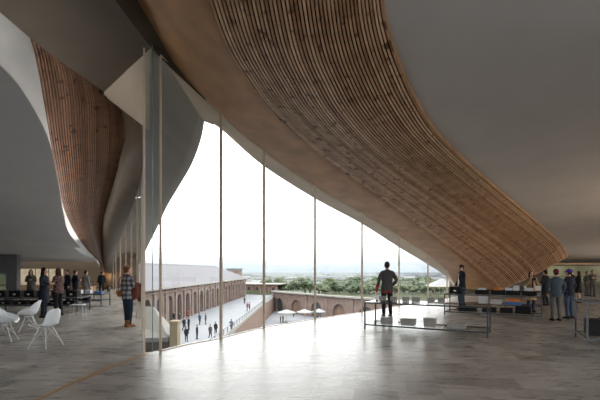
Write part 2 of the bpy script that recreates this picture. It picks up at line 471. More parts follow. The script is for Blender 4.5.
# floor: everything on the gallery side of the glass
outline = [(p.x,p.y) for p in gr]+[(12,30),(22,47),(45,47),(45,-9),(-45,-9),(-45,35),(-14.5,35)]+[(p.x,p.y) for p in reversed(gl)]
me = bpy.data.meshes.new('floor'); bm = bmesh.new()
top = [bm.verts.new((x,y,0)) for x,y in outline]; f = bm.faces.new(top)
ext = bmesh.ops.extrude_face_region(bm, geom=[f])
for v in [g for g in ext['geom'] if isinstance(g, bmesh.types.BMVert)]: v.co.z = -.6
bmesh.ops.triangulate(bm, faces=bm.faces[:]); bmesh.ops.recalc_face_normals(bm, faces=bm.faces[:])
bm.to_mesh(me); bm.free()
o = link('floor', me, M['floor']); structure(o, 'polished grey stone tile gallery floor', 'floor')

# roof over the whole gallery (keeps daylight out above the ceilings)
o = MB().prism(outline, 8.2, 8.4).build('ceiling', M['plaster_left'])
structure(o, 'roof slab above the gallery', 'roof')

# brass strip in the floor running on from the glass corner
st = [onfloor(148,353.5), onfloor(120,363.5), onfloor(85,378), onfloor(37,400), onfloor(-40,440)]
stc = crv(st, 30); mb = MB()
mb.grid([[p+V((.026,-.046,.004)), p+V((-.026,.046,.004))] for p in stc])
o = mb.build('trim_2', M['brass']); structure(o, 'brass strip set in the floor from the glass corner', 'trim')

# ------------------------------------------------------------------ windows
def zhead_right(p):
    best = min(Ar, key=lambda a: (a.x-p.x)**2+(a.y-p.y)**2)
    return best.z
def glazing(name, pts, ztops, lab):
    root = MB()
    th = .012
    rs = []
    for k, p in enumerate(pts):
        t = (pts[min(k+1,len(pts)-1)]-pts[max(k-1,0)]).normalized(); nn = V((-t.y,t.x,0))
        rs.append([p+nn*th+V((0,0,.02)), p+nn*th+V((0,0,ztops[k])), p-nn*th+V((0,0,ztops[k])), p-nn*th+V((0,0,.02))])
    mb = MB(); mb.rings(rs)
    o = mb.build(name, M['glass'], smooth=False)
    structure(o, lab, 'window')
    return o
hx = crv([at(160.5,56,7.9), at(190,86,8.65), at(221,113,9.4)], 15)
def head(p):
    if p.y < 9.4:
        return min(hx, key=lambda a: abs(a.y-p.y)).z
    return zhead_right(p)
w1 = glazing('window_1', gr, [head(p)+.06 for p in gr], 'tall glass wall under the sloping timber band, facing the courtyard')
w2 = glazing('window_2', gl, [6.6]*len(gl), 'curved glass wall running back from the glass corner on the left')
# the blunt glass corner between the two
pc = [GL[0], V((at(152.5,0,7.72).x, 7.72, 0)), GR[0]]
w3 = glazing('window_3', pc, [5.95]*3, 'narrow glass corner between the two glass walls')
MB().box((pc[1].x, pc[1].y, 2.98), (.012,.014,5.9)).build('glass_joint', M['glass_edge'], w3)

def mull(parent, x, y, ztop, tang, w=.045, dpt=.06):
    if y < 8: w, dpt = .034, .04
    MB().box((x,y,ztop/2), (w,dpt,ztop), rz=math.atan2(tang.y,tang.x)).build('mullion', M['bronze'], parent)
for px, d in [(160.5,7.9),(221,9.4),(264,11.1),(315,13.0),(362,15.1),(399,17.6),(428,20.0),(447,22.4)]:
    x = (px-300)/F*d; k = min(range(len(gr)), key=lambda i: (gr[i].x-x)**2+(gr[i].y-d)**2)
    t = gr[min(k+1,59)]-gr[max(k-1,0)]
    mull(w1, x, d, head(V((x,d,0))), t)
for px, d in [(144.2,7.75),(142.3,10.8),(137.5,13.2),(131.5,15.9),(126,18.7),(120.5,22),(116,26),(113.3,29.5)]:
    x = (px-300)/F*d; k = min(range(len(gl)), key=lambda i: (gl[i].x-x)**2+(gl[i].y-d)**2)
    t = gl[min(k+1,49)]-gl[max(k-1,0)]
    mull(w2, x, d, 5.95 if d < 8 else 6.5, t)
# floor channels of both glass walls
for par, pts in ((w1, gr), (w2, gl)):
    mb = MB(); rs = []
    for k, p in enumerate(pts):
        t = (pts[min(k+1,len(pts)-1)]-pts[max(k-1,0)]).normalized(); nn = V((-t.y,t.x,0))*.02
        rs.append([p+nn+V((0,0,.0)), p+nn+V((0,0,.012)), p-nn+V((0,0,.012)), p-nn+V((0,0,.0))])
    mb.rings(rs); mb.build('sill_channel', M['bronze'], par)

# parapet between glass heads and the roof slab
mb = MB()
mb.grid([[V((p.x,p.y,head(p)+.05)), V((p.x,p.y,8.25))] for p in gr])
mb.grid([[V((p.x,p.y,6.58)), V((p.x,p.y,8.25))] for p in gl])
mb.grid([[V((p.x,p.y,5.9)), V((p.x,p.y,8.25))] for p in (GR[0], pc[1], GL[0])])
o = mb.build('wall_front', M['fascia']); structure(o, 'pale parapet wall above the glass heads', 'wall')

# ------------------------------------------------------------------ canopies outside the glass
ER = [at(*p) for p in [(204,121,9.9),(212,124,10.15),(222,129,10.6),(264,165.5,12.4),(315,198,14.4),(362,223.5,16.6),(399,247,19.2),(428,264,21.8),(447,277,24.2),(458,291,25.8)]]
HRs = [at(160.5,54,7.95), at(190,84,8.7)]+[A[i]+V((-.03,.06,0)) for i in range(6,14)]
hr, er = crv(HRs, 60), crv(ER, 60)
def sheet(name, rows, mat_, th):
    o = MB().grid(rows).build(name, mat_, smooth=True, recalc=False)
    s = o.modifiers.new('solid', 'SOLIDIFY'); s.thickness = th; s.offset = 0
    return o
o = sheet('ceiling', [[a.lerp(b,u/4) for u in range(5)] for a, b in zip(hr, er)], M['eave'], .05)
structure(o, 'pale eave outside the sloping glass wall', 'ceiling')
EL = [at(*p) for p in [(204,121,9.9),(200,141,11),(191,165,13),(179,186,15.5),(166,208,19),(157,228,24),(150,242,30),(142,259,36),(137,269,40)]]
HL = [at(160,50,7.9)]+[V((p.x,p.y,{21:6.2,28:5.0,33:3.4}.get(round(p.y),6.6))) for p in GL[1:]]+[at(110.5,284,36)]
hl, el = crv(HL, 60), crv(EL, 60)
rowsL = []
for a, b in zip(hl, el):
    r = []
    for u in range(9):
        s = u/8; p = a.lerp(b, s); p.z += .25*math.sin(PI*s)*(a-b).length*.3
        r.append(p)
    rowsL.append(r)
o = sheet('ceiling', rowsL, M['canopy'], .05)
structure(o, 'curved grey canopy soffit outside the left glass wall', 'ceiling')

# ------------------------------------------------------------------ left-hand slatted volume
Lc = [at(*p) for p in [(18,18,7.2),(30,38,8),(40,80,8.8),(52,150,10.4),(58,183,12),(63,206,14),(74,231,17.5),(88,251,22.5),(99,263,28),(104,289,33)]]
Rc = [at(*p) for p in [(70,60,9.6),(107,90,10.5),(122,111,11),(126,137,11.2),(122,165,12.2),(112,195,15),(104,225,20),(102,250,25.5),(103,268,30),(105,289,33)]]
Qc = [at(*p) for p in [(84,74,9.6),(105,92,10.1),(128,103,10.3),(141,117.5,9.9),(143.5,142,8.95),(142.4,176,10.2),(133.5,205,13),(121.5,236,19.5),(113,262,27.5),(111.2,289,33)]]
lr, rr, qr = crv(Lc, 90), crv(Rc, 90), crv(Qc, 90)
r2, n2 = surf(lr, rr, .06, 30)
S2 = 1 if n2[45][15].dot(V((0,0,EYE))-r2[45][15]) > 0 else -1
r2, n2 = surf(lr, rr, .06, 30, sgn=S2)
hull = MB().grid(r2).build('wall_left', M['backing'], smooth=True)
structure(hull, 'dark slatted timber volume hanging at the left beside the glass', 'wall')
slats('slats', r2, n2, 34, .06, M['slat_left'], hull, fill=.55, seed=4)
r3, n3 = surf(rr, qr, .05, 8, sgn=S2)
MB().grid([[p+n3[k][j]*.03 for j, p in enumerate(r)] for k, r in enumerate(r3)]).build('smooth_panel', M['hullband'], hull, smooth=True)
# pale upstand between the soffit edge and the hull
up = crv([at(150.5,49,7.72), at(127,70,8.6), at(104,92,9.66)], 12)
lo = crv([at(149.5,131,7.72), at(133,118,10.2), at(104,96,10.3)], 12)
o = MB().grid([[a.lerp(b,u/4) for u in range(5)] for a, b in zip(up, lo)]).build('trim_3', M['upstand'], smooth=True)
structure(o, 'pale triangular upstand between dark soffit and left slatted volume', 'trim')

# white cove between left ceiling lip and hull
L1 = [at(*p) for p in [(-45,25,5.2),(0,66,6),(25,96,7),(48,140,8.5),(58,183,10.6),(63,212,13),(70,235,16),(88,254,21.5),(98,258.5,26),(104,262,33)]]
L1 = [p-V((.33,0,0))*max(0,min(1,(33-p.y)/12)) for p in L1]
l1 = crv(L1, 90)
Lc2 = [at(-30,-20,6.2)]+[at(*p) for p in [(16,16,7.2),(30,38,8),(40,80,8.8),(52,150,10.4),(58.5,185,12),(66,214,15),(80,240,19.5),(94,257,25),(103,270,31)]]
lr2 = crv(Lc2, 90)
o = MB().grid([[a.lerp(b,u/6)+V((-.35*math.sin(PI*u/6)*min(1,.12*(a-b).length/.35+.1),0,0)) for u in range(7)] for a, b in zip(l1, lr2)]).build('trim_4', M['white_plaster'], smooth=True)
structure(o, 'white curved cove between left ceiling and slatted volume', 'trim')

# cove lamp lying on a small ledge along the ceiling lip
mb = MB(); lg = MB(); rs = []; rl_ = []
for p in l1[4:66]:
    rs.append([p+V((.20,0,.024)), p+V((.23,0,.024)), p+V((.23,0,.034)), p+V((.20,0,.034))])
    rl_.append([p+V((-.02,0,-.005)), p+V((.34,0,-.005)), p+V((.34,0,.022)), p+V((-.02,0,.022))])
led = bpy.data.materials.new('cove_lamp'); led.use_nodes = True
led.node_tree.nodes['Principled BSDF'].inputs['Emission Color'].default_value = (1,.97,.92,1)
led.node_tree.nodes['Principled BSDF'].inputs['Emission Strength'].default_value = 30.0
cv = thing('cove_lamp', 'linear lamp hidden in the white cove along the left ceiling edge', 'lamp', (0,0,0))
mb.rings(rs).build('light_strip', led, cv)
lg.rings(rl_).build('ledge', M['plaster_left'], cv)

# left grey ceiling
mb = MB(); rws = []
cl = [V((-6.2,-9,5.3)), V((-5.6,-3,5.25)), V((-5.0,2.5,5.0))]+L1
for p in crv(cl, 70):
    rws.append([p]+[V((p.x+(-45-p.x)*u/6, p.y, p.z)) for u in range(1,7)])
o = mb.grid(rws).build('ceiling', M['plaster_left'], smooth=True)
structure(o, 'dark grey plaster ceiling at the left', 'ceiling')

# right grey ceiling
mb = MB(); rws = []
edge = [V((1.0,-9,6.35)), V((.95,-3,6.35))]+[p+V((-.35,0,.04)) for p in Cc]+[V((15.0,27,2.42)), V((14.5,32,2.32)), V((17,38,2.3)), V((21,47,2.3))]
for p in crv(edge, 120):
    rws.append([p]+[V((p.x+(45-p.x)*u/8, p.y, p.z)) for u in range(1,9)])
o = mb.grid(rws).build('ceiling', M['plaster'], smooth=True)
structure(o, 'broad smooth grey plaster ceiling at the right', 'ceiling')

# ------------------------------------------------------------------ back walls
o = MB().box((-29.9,34.9,3.8), (31.6,.3,8.6)).build('wall_back', M['wall_brown']); structure(o, 'brown back wall behind the left displays', 'wall')
o = MB().box((30,40.2,3.8), (30,.3,8.6)).build('wall_right', M['wall_brown']); structure(o, 'brown back wall behind the right crowd', 'wall')
o = MB().bar((10.3,26.5,3.8), (22,46,3.8), .3, 8.6).build('wall_far', M['wall_brown']); structure(o, 'brown wall behind the foot of the timber wave', 'wall')
o = MB().box((-22,4,4.0), (.3,27,8.4)).build('wall_left', M['plaster_left']); structure(o, 'added grey side wall out of view at the far left, blocking daylight', 'wall')  # added out of view to darken the floor at lower left
o = MB().box((-12,-9,4.0), (20,.3,8.4)).build('wall_rear_blocker', M['plaster_left']); structure(o, 'added grey rear wall out of view, blocking daylight from behind', 'wall')  # also added unseen, shuts off sky light behind the left half
# grey pier with lit showcase, far left
pier = MB().box((-19.9,21.9,2.0), (9,.3,1.2)).box((-15.7,21.9,.7), (.6,.3,1.4)).build('wall_pier', M['wall_dark']); structure(pier, 'dark grey pier framing the green showcase at far left', 'wall')
sc = thing('display_case', 'green-lit glass showcase beside the dark grey pier at far left', 'display case', (-18.2,22.3,0))
MB().box((0,.3,.75), (4.2,.1,1.3)).build('back_panel', emit_mat('lit_green_panel', (.07,.085,.05), .8, (.15,.155,.085), .9), sc)
for z in (.35,.75): MB().box((0,0,z), (4.2,.5,.04)).build('shelf', M['wall_dark'], sc)
cream = emit_mat('lit_cream_panel', (.26,.20,.125), .85, (.55,.47,.34), .5)
for i,(x0,x1) in enumerate(((20,34.5),(36,48),(49.5,63))):
    d = 33.9; xa, xb = (x0-300)/F*d, (x1-300)/F*d
    t = thing('light_panel', ['left lit cream display panel on the back wall, beside the grey pier','middle lit cream display panel on the back wall, behind the dark-coated woman','right lit cream display panel on the back wall, behind the woman in mottled top'][i], 'display panel', ((xa+xb)/2, d, 0))
    MB().box((0,0,1.02), (xb-xa,.06,1.35)).build('panel', cream, t)
    MB().box((0,-.05,.17), (xb-xa,.3,.34)).build('plinth', M['tan'], t)
green = emit_mat('lit_pale_wall', (.11,.10,.055), .8, (.26,.25,.15), .35)
t = thing('light_panel', 'wide pale green-lit display panel on the back wall at far right', 'display panel', (31,39.9,0))
MB().box((0,0,1.2), (12.6,.08,1.7)).build('panel', green, t)
for z in (.42,.95): MB().box((0,-.2,z), (12.6,.35,.06)).build('shelf', M['wall_dark'], t)
warm = bpy.data.materials.new('warm_lamp'); warm.use_nodes = True
warm.node_tree.nodes['Principled BSDF'].inputs['Emission Color'].default_value = (1,.78,.55,1)
warm.node_tree.nodes['Principled BSDF'].inputs['Emission Strength'].default_value = 6.0
MB().box((0,-.02,2.07), (12.6,.06,.03)).build('light_strip', warm, t)
MB().box((0,-.12,2.07), (12.6,.03,.10)).build('pelmet', M['wall_dark'], t)
def uplight(label, loc, aim, power, size, col=(1,.80,.60)):
    t = thing('uplight', label, 'lamp', loc)
    MB().tube([(0,0,0),(0,0,.03)], .14, 16).build('base', M['steel'], t)
    d = (V(aim)-V(loc)).normalized()
    MB().tube([V((0,0,.03)), V((0,0,.22))], .02, 8).build('stem', M['steel'], t)
    MB().tube([V((0,0,.24))-d*.05, V((0,0,.24))+d*.08], [.06,.08], 16, ends=False).build('lamp_head', M['steel'], t)
    l = bpy.data.lights.new('uplight_lamp', 'SPOT'); l.energy = power; l.spot_size = math.radians(size); l.spot_blend = 1.0; l.color = col; l.shadow_soft_size = .08
    o = bpy.data.objects.new('bulb', l); C.objects.link(o); o.parent = t
    o.location = V((0,0,.24))+d*.10; o.rotation_euler = d.to_track_quat('-Z','Y').to_euler()
uplight('added fill uplight out of view beyond the right edge table, aimed at the ceiling', (15.5,11,0), (9.0,16.0,4.3), 900, 130)  # invented fixture, added out of frame to brighten the right ceiling
uplight('added unseen fill uplight further back by the right crowd, aimed at the ceiling', (24,20,0), (17,25,2.7), 1300, 140)  # second added fill spot, lifts the ceiling near the wave tip
uplight('small floor uplight at the foot of the left timber volume', (-14.1,29.5,0), (-14.5,32,1.2), 260, 120, (1,.66,.36))


# ------------------------------------------------------------------ courtyard outside
PZ = -6.8
LZ = -11.0
def arched_wall(parent, pts, z0, z1, n, spring, wfrac, depth, wallmat, infill, part='arch_window', every=None):
    """brick wall along pts (plan) with n arched openings, each with its own infill part"""
    segs = []
    tot = sum((pts[i+1]-pts[i]).length for i in range(len(pts)-1))
    def pos(u):
        L_ = u*tot
        for i in range(len(pts)-1):
            l = (pts[i+1]-pts[i]).length
            if L_ <= l+1e-6 or i == len(pts)-2:
                t = (pts[i+1]-pts[i])/l
                return pts[i]+t*L_, t
            L_ -= l
    mb = MB(); w = tot/n
    for k in range(n):
        c, t = pos((k+.5)/n); nn = V((t.y,-t.x,0))      # nn points to the open side
        half = w/2; r = w*wfrac/2; NA = 8
        arc = [(-r, z0)]+[(-r*math.cos(PI*i/NA), spring+r*math.sin(PI*i/NA)) for i in range(NA+1)]+[(r, z0)]
        outer = []
        m = len(arc)
        for (x, z) in arc:
            if z <= z0+1e-6: outer.append((-half if x < 0 else half, z0))
            else:
                ang = math.atan2(z-spring, x)
                if z <= spring+1e-6: outer.append((-half if x < 0 else half, spring))
                else:
                    q = max(abs(math.cos(ang))/half, math.sin(ang)/(z1-spring))
                    outer.append((math.cos(ang)/q, spring+math.sin(ang)/q))
        # make sure the two top corners are filled
        P3 = lambda x, z, d=0: c+t*x+V((0,0,z))-nn*d
        vs = [P3(*a) for a in arc]+[P3(*o) for o in outer]+[P3(a[0],a[1],depth) for a in arc]
        fs = [(i,i+1,m+i+1,m+i) for i in range(m-1)]+[(i+1,i,2*m+i,2*m+i+1) for i in range(m-1)]
        b = len(vs); vs += [P3(-half,z1), P3(half,z1)]
        il = max(i for i in range(m) if abs(outer[i][0]+half) < 1e-6); ir = min(i for i in range(m) if abs(outer[i][0]-half) < 1e-6)
        fs += [(m+il, m+il+1, b), (m+ir-1, m+ir, b+1)]
        mb.add(vs, fs)
        # slim pilaster between the bays
        p0, t0 = pos(k/n)
        mb.box(p0+nn*.12+V((0,0,(z0+z1)/2)), (w*.13,.24,z1-z0), rz=math.atan2(t0.y,t0.x))
        if infill:
            im = infill[k % len(infill)]
            q = MB(); vs = [P3(a[0],a[1],depth*.92) for a in arc]
            q.add(vs, [tuple(range(m))])
            # glazing bars
            q.box(P3(0,(z0+spring)/2,depth*.9), (.12,.08,spring-z0), rz=math.atan2(t.y,t.x))
            q.box(P3(0,spring,depth*.9), (2*r,.08,.12), rz=math.atan2(t.y,t.x))
            q.build(part, im, parent)
    return mb.build('wall', wallmat, parent)

o = MB().prism([(-21.2,4),(-9.3,4),(-9.0,64),(-8.8,96),(-8.0,124),(-7.4,133.5),(-22,139.5),(-22,128)], PZ-4.6, PZ).build('courtyard_floor', M['paving'])
structure(o, 'pale paved courtyard terrace below the glass', 'ground')
o = MB().prism([(-9.6,4),(60,4),(60,110),(0,130),(-9,128)], LZ-.5, LZ).build('courtyard_floor', M['paving'])
structure(o, 'pale lower courtyard floor beyond the railing', 'ground')

# arcade building on the left
ab = thing('arcade_building', 'long brown brick arcade building with grey-violet hipped roof across the courtyard', 'building', (-20,90,PZ))
def rel(parent, o):
    o.matrix_parent_inverse = Matrix.Translation(-V(parent.location)); return o
def child(parent, mb, name, m, **k):
    o = mb.build(name, m, None, **k); o.parent = parent; o.matrix_parent_inverse = Matrix.Translation(-V(parent.location)); return o
a0, a1 = V((-21.6,40,0)), V((-17.5,129,0))
before = set(C.objects)
arched_wall(ab, [a0,a1], PZ, -1.2, 21, PZ+3.3, .5, .6, M['brick'], [M['dark_arch'],M['dark_arch'],M['lit_arch']])
for o in set(C.objects)-before: rel(ab, o)
t = (a1-a0).normalized(); nn = V((t.y,-t.x,0))
child(ab, MB().bar(a0+nn*.35+V((0,0,-1.1)), a1+nn*.35+V((0,0,-1.1)), .9, .28), 'gutter', M['stone'])
child(ab, MB().bar(a0+nn*.1+V((0,0,-1.75)), a1+nn*.1+V((0,0,-1.75)), .35, .3), 'cornice', M['brick_red'])
e0, e1 = a0+nn*.6, a1+nn*.6+t*.5
b0, b1 = a0-nn*16, a1-nn*16+t*.5
r0, r1 = V((-29.6,40,2.75)), V((-25.6,121,2.75))
z = V((0,0,-.95))
child(ab, MB().add([e0+z,e1+z,b1+z,b0+z,r0,r1], [(0,1,5,4),(1,2,5),(2,3,4,5),(3,0,4),(3,2,1,0)]), 'roof', M['slate'])
child(ab, MB().bar(r0, r1, .35, .2), 'ridge_cap', M['stone'])
child(ab, MB().prism([(a1.x,a1.y),(a1.x-15.5,a1.y+1),(a1.x-16,a1.y-2),(a1.x-.5,a1.y-.6)], PZ, -1.1), 'end_wall', M['brick'])

# low building beyond its end
lb = thing('outbuilding', 'low brown brick outbuilding with pale flat roof beyond the arcade building', 'building', (-12.5,150,PZ))
before = set(C.objects)
arched_wall(lb, [V((-22,140,0)),V((-7.5,134,0))], PZ-.2, -3.4, 5, PZ+1.9, .42, .5, M['brick_red'], [M['dark_arch']])
for o in set(C.objects)-before: rel(lb, o)
child(lb, MB().prism([(-22.5,139.2),(-7.2,133),(-4,148),(-20,152)], -3.4, -3.05), 'roof', M['stone'])
tw = thing('roof_turret', 'small dark square turret just beyond the end of the slate roof', 'building', (-27,165,-3.2))
MB().box((0,0,2.5), (5.5,5,5)).build('wall', M['brick'], tw); MB().box((0,0,5.2), (6.2,5.6,.5)).build('roof', M['city2'], tw)

# terrace balustrade
rl = thing('balustrade', 'pale railing along the edge of the courtyard terrace', 'railing', (-9.1,70,PZ))
rp = [V((-9.6,40,PZ)),V((-9.25,64,PZ)),V((-9.0,96,PZ)),V((-8.2,123.5,PZ))]
mb = MB()
for a, b in zip(rp, rp[1:]): mb.bar(a+V((0,0,1.1)), b+V((0,0,1.1)), .12, .1)
child(rl, mb, 'handrail', M['rail'])
mb = MB()
for a, b in zip(rp, rp[1:]): mb.bar(a+V((0,0,.15)), b+V((0,0,.15)), .3, .3)
child(rl, mb, 'kerb', M['stone'])
tt = 0
for a, b in zip(rp, rp[1:]):
    n = int((b-a).length/2.2)
    for i in range(n):
        p = a.lerp(b, i/n); child(rl, MB().box(p+V((0,0,.6)), (.1,.1,1.0)), 'post', M['rail'])
o = MB().grid([[p+V((.33,0,.02)), p+V((.33,0,-4.4))] for p in rp]).build('wall_terrace', M['brick_red']); structure(o, 'red brick retaining wall under the terrace railing', 'wall')

# curved arched retaining wall at the back of the lower court
cw = crv([V((-8.4,124.5,0)),V((-4,117,0)),V((1,111,0)),V((8,101.5,0)),V((16,92,0)),V((24,83.5,0)),V((34,75,0)),V((46,68,0))], 30)
bw = thing('arched_wall', 'long curved brown brick wall with arches and pale coping behind the lower court', 'wall', (8,101.5,LZ))
before = set(C.objects)
arched_wall(bw, cw, LZ, -5.2, 9, LZ+1.9, .5, .7, M['brick'], [M['dark_arch'], M['brick_red']], part='arch_recess')
for o in set(C.objects)-before: rel(bw, o)
mb = MB()
for a, b in zip(cw, cw[1:]): mb.bar(a+V((0,0,-5.0)), b+(b-a)*.03+V((0,0,-5.0)), 1.3, .4)
child(bw, mb, 'coping', M['stone'])
# land behind
def tz(d):
    if d < 135: return -5.35
    if d < 230: return -5.35-(d-135)/95*8.0
    if d < 600: return -13.35-(d-230)/370*5.0
    return -18.35
mb = MB(); rws = []
front = [V((-500,160,0)), V((-60,142,0)), V((-24,140.2,0)), V((-8.0,134.2,0))]+[p+V((.75,1.1,0)) for p in cw]+[V((80,60,0)), V((400,40,0))]
for p in front:
    r = [V((p.x,p.y,-11.5)), V((p.x,p.y,-5.35))]
    for y in (135,160,200,232,300,400,600,1000,1800,3200):
        yy = max(p.y+.5*(1+y/135), y); r.append(V((p.x*(1+max(0,y-135)/160) if abs(p.x) > 30 else p.x+(p.x-5)*max(0,y-135)/40, yy, tz(yy))))
    rws.append(r)
o = mb.grid(rws).build('terrain', M['earth'], smooth=True)
structure(o, 'green land stretching away to the horizon', 'land')

# wedge of terrace building under the glass corner
wb = thing('terrace_block', 'small brown brick block with pale sloping coping just below the glass corner', 'building', (-8,19,PZ))
child(wb, MB().prism([(-13.5,18),(-6.5,19.8),(-6.5,21.2),(-13.5,24)], PZ, -1.75), 'wall', M['brick'])
child(wb, MB().add([V((-13.6,17.8,-1.7)),V((-6.45,19.6,-1.7)),V((-6.6,21.2,-1.6)),V((-8.6,23.5,-.55)),V((-13.6,25,-.55)),V((-13.6,17.8,-1.9)),V((-6.45,19.6,-1.9)),V((-6.6,21.2,-1.9)),V((-8.6,23.5,-1.9)),V((-13.6,25,-1.9))],
   [(0,1,2,3,4),(9,8,7,6,5),(0,5,6,1),(1,6,7,2),(2,7,8,3),(3,8,9,4),(4,9,5,0)]), 'coping', M['stone'])
o = MB().box((-6.22,19.9,(-1.0+PZ)/2), (.38,.5,PZ*-1-1.0)).box((-6.22,19.9,-.97), (.44,.56,.10)).build('gate_pier', M['sand']); tag(o, 'square sand-coloured stone pier outside the glass corner', 'pier')

# white tent roof outside on the right
tn = thing('pavilion', 'white pyramid-roofed open pavilion outside at the right end of the glass', 'pavilion', (35.5,100,-5.35))
MB().add([(-3.2,-3,3.0),(3.2,-3,3.0),(3.2,3,3.0),(-3.2,3,3.0),(0,0,4.9)], [(0,1,4),(1,2,4),(2,3,4),(3,0,4),(3,2,1,0)]).build('roof', M['parasol'], tn)
MB().box((0,0,2.93), (6.5,6.1,.16)).build('eave_board', M['bronze'], tn)
for sx in (-1,1):
    for sy in (-1,1): MB().box((sx*2.7,sy*2.5,1.45), (.18,.18,2.9)).build('post', M['brick'], tn)

# parasols in the lower court
def parasol(px, d, r, lab):
    p = at(px, 0, d); t = thing('parasol', lab, 'parasol', (p.x, d, LZ), 0, 'white parasols in the lower court')
    n = 8
    mb = MB(); ring = [V((r*math.cos(2*PI*i/n), r*math.sin(2*PI*i/n), 2.45)) for i in range(n)]
    low = [V((p_.x*.99,p_.y*.99,2.25)) for p_ in ring]
    mb.add([V((0,0,3.15))]+ring+low, [(0,1+i,1+(i+1)%n) for i in range(n)]+[(1+i,1+n+i,1+n+(i+1)%n,1+(i+1)%n) for i in range(n)])
    mb.build('canopy', M['parasol'], t)
    MB().tube([(0,0,.1),(0,0,3.1)], .05, 8).build('pole', M['bronze'], t)
    MB().tube([(0,0,0),(0,0,.12)], .35, 12).build('base', M['stone'], t)
parasol(286.5, 96, 2.3, 'leftmost white parasol in the lower court, beside the terrace wall')
parasol(304.5, 97, 2.0, 'middle white parasol in the lower court, left of the second tall mullion')
parasol(319, 98, 1.7, 'rightmost white parasol in the lower court, before the first wall arch')

# ------------------------------------------------------------------ trees and city
def tree_proto(seed, m, h=6.0, wide=1.0):
    rnd = random.Random(seed); mb = MB()
    for i in range(26):
        a = rnd.uniform(0,2*PI); rr = rnd.uniform(0,1)**.6*h*.34*wide; zz = rnd.uniform(.2,.86)*h
        s = (1-abs(zz/h-.58)*1.3)*h*rnd.uniform(.13,.21)
        rr *= (1.15-abs(zz/h-.55)*1.6)
        c = V((rr*math.cos(a), rr*math.sin(a), zz))
        b = len(mb.v); mb.ell(c, (s*1.15,s*1.15,s), 10, 7)
        for k in range(b, len(mb.v)):
            p = mb.v[k]; d_ = (p-c); mb.v[k] = c+d_*(1+.45*noise.noise(p*2.6/h*4+V((seed,0,0))))
    # loose leaf clumps at the outside
    for i in range(420):
        a = rnd.uniform(0,2*PI); z_ = rnd.uniform(.25,1.0); rad = h*.46*wide*math.sqrt(max(.02,1-((z_-.6)/.45)**2))*rnd.uniform(.75,1.05)
        c = V((rad*math.cos(a), rad*math.sin(a), z_*h)); s = h*.028
        q = [c+V((rnd.uniform(-s,s),rnd.uniform(-s,s),rnd.uniform(-s,s))) for _ in range(4)]
        mb.add(q, [(0,1,2),(0,2,3)])
    t = bpy.data.objects.new('broadleaf_tree', None); C.objects.link(t)
    mb.build('foliage', m, t, recalc=False)
    tr = MB().tube([(0,0,-.1),(.05,0,h*.25),(0,.05,h*.5)], [h*.035,h*.026,h*.016], 8)
    tr.bar((0,0,h*.3),(h*.16,.1,h*.55),h*.016); tr.bar((0,0,h*.33),(-h*.15,-.1,h*.56),h*.016)
    tr.build('trunk', M['bark'], t)
    return t
protos = [tree_proto(1, M['leaf1']), tree_proto(2, M['leaf2'], 6, 1.15), tree_proto(3, M['leaf1'], 6, 1.25), tree_proto(4, M['leaf2'], 6, .9)]
used = set()
rt = random.Random(11)
bands = [(110,128,30,'near'),(132,165,30,'near'),(180,230,26,'mid'),(250,330,26,'far'),(360,520,22,'far')]
TL = {'near':'bushy green tree just beyond the curved arched wall','mid':'green tree in the middle belt between courtyard wall and city','far':'small distant green tree among the city roofs'}
cnt = 0
trees_at = []
for d0, d1, n, kind in bands:
    for i in range(n):
        for tr_ in range(40):
            d = rt.uniform(d0, d1)
            px = 268+(i+rt.uniform(.1,.9))/n*195
            if kind == 'near' and d < 130: px = 318+(i+rt.uniform(.1,.9))/n*150; d += max(0,(330-px))*.12
            p = at(px, 0, d)
            if all((p.x-q[0])**2+(d-q[1])**2 > (3.9 if kind == 'near' else 7.5)**2 for q in trees_at): break
        else: continue
        trees_at.append((p.x, d))
        k = rt.randrange(4)
        o = protos[k] if k not in used else copy_tree(protos[k])
        used.add(k)
        o.location = (p.x, d, tz(d)-.05)
        s = rt.uniform(.55,.85)*(.85 if d < 130 else (1.1 if d < 200 else 1.25))
        o.scale = (s*1.1, s*1.1, s); o.rotation_euler = (0,0,rt.uniform(0,6.28))
        tag(o, TL[kind], 'tree', {'near':'trees just beyond the curved wall','mid':'trees in the middle belt','far':'distant trees among roofs'}[kind])
def city_proto(m, roofm, seed):
    r = random.Random(seed); t = bpy.data.objects.new('distant_building', None); C.objects.link(t)
    L_, W_, H_ = r.uniform(14,30), r.uniform(9,14), r.uniform(2.6,5.2)
    MB().box((0,0,H_/2), (L_,W_,H_)).build('wall', m, t)
    if seed % 2: MB().add([(-L_/2-.4,-W_/2-.4,H_),(L_/2+.4,-W_/2-.4,H_),(L_/2+.4,W_/2+.4,H_),(-L_/2-.4,W_/2+.4,H_),(-L_/2,0,H_+1.6),(L_/2,0,H_+1.6)], [(0,1,5,4),(2,3,4,5),(1,2,5),(3,0,4),(3,2,1,0)]).build('roof', roofm, t)
    else: MB().box((0,0,H_+.2), (L_+.6,W_+.6,.4)).build('roof', roofm, t)
    mb = MB()
    for i in range(6): mb.box((-L_/2+(i+.5)*L_/6,-W_/2-.03,H_*.5), (L_/12,.1,H_*.4))
    mb.build('window_row', M['dark_arch'], t)
    return t
cps = [city_proto(M['city1'],M['city1'],1), city_proto(M['city2'],M['city1'],2), city_proto(M['city1'],M['city3'],3), city_proto(M['city3'],M['city2'],5), city_proto(M['city2'],M['city2'],4), city_proto(M['city1'],M['city2'],7)]
used = set()
placed = []
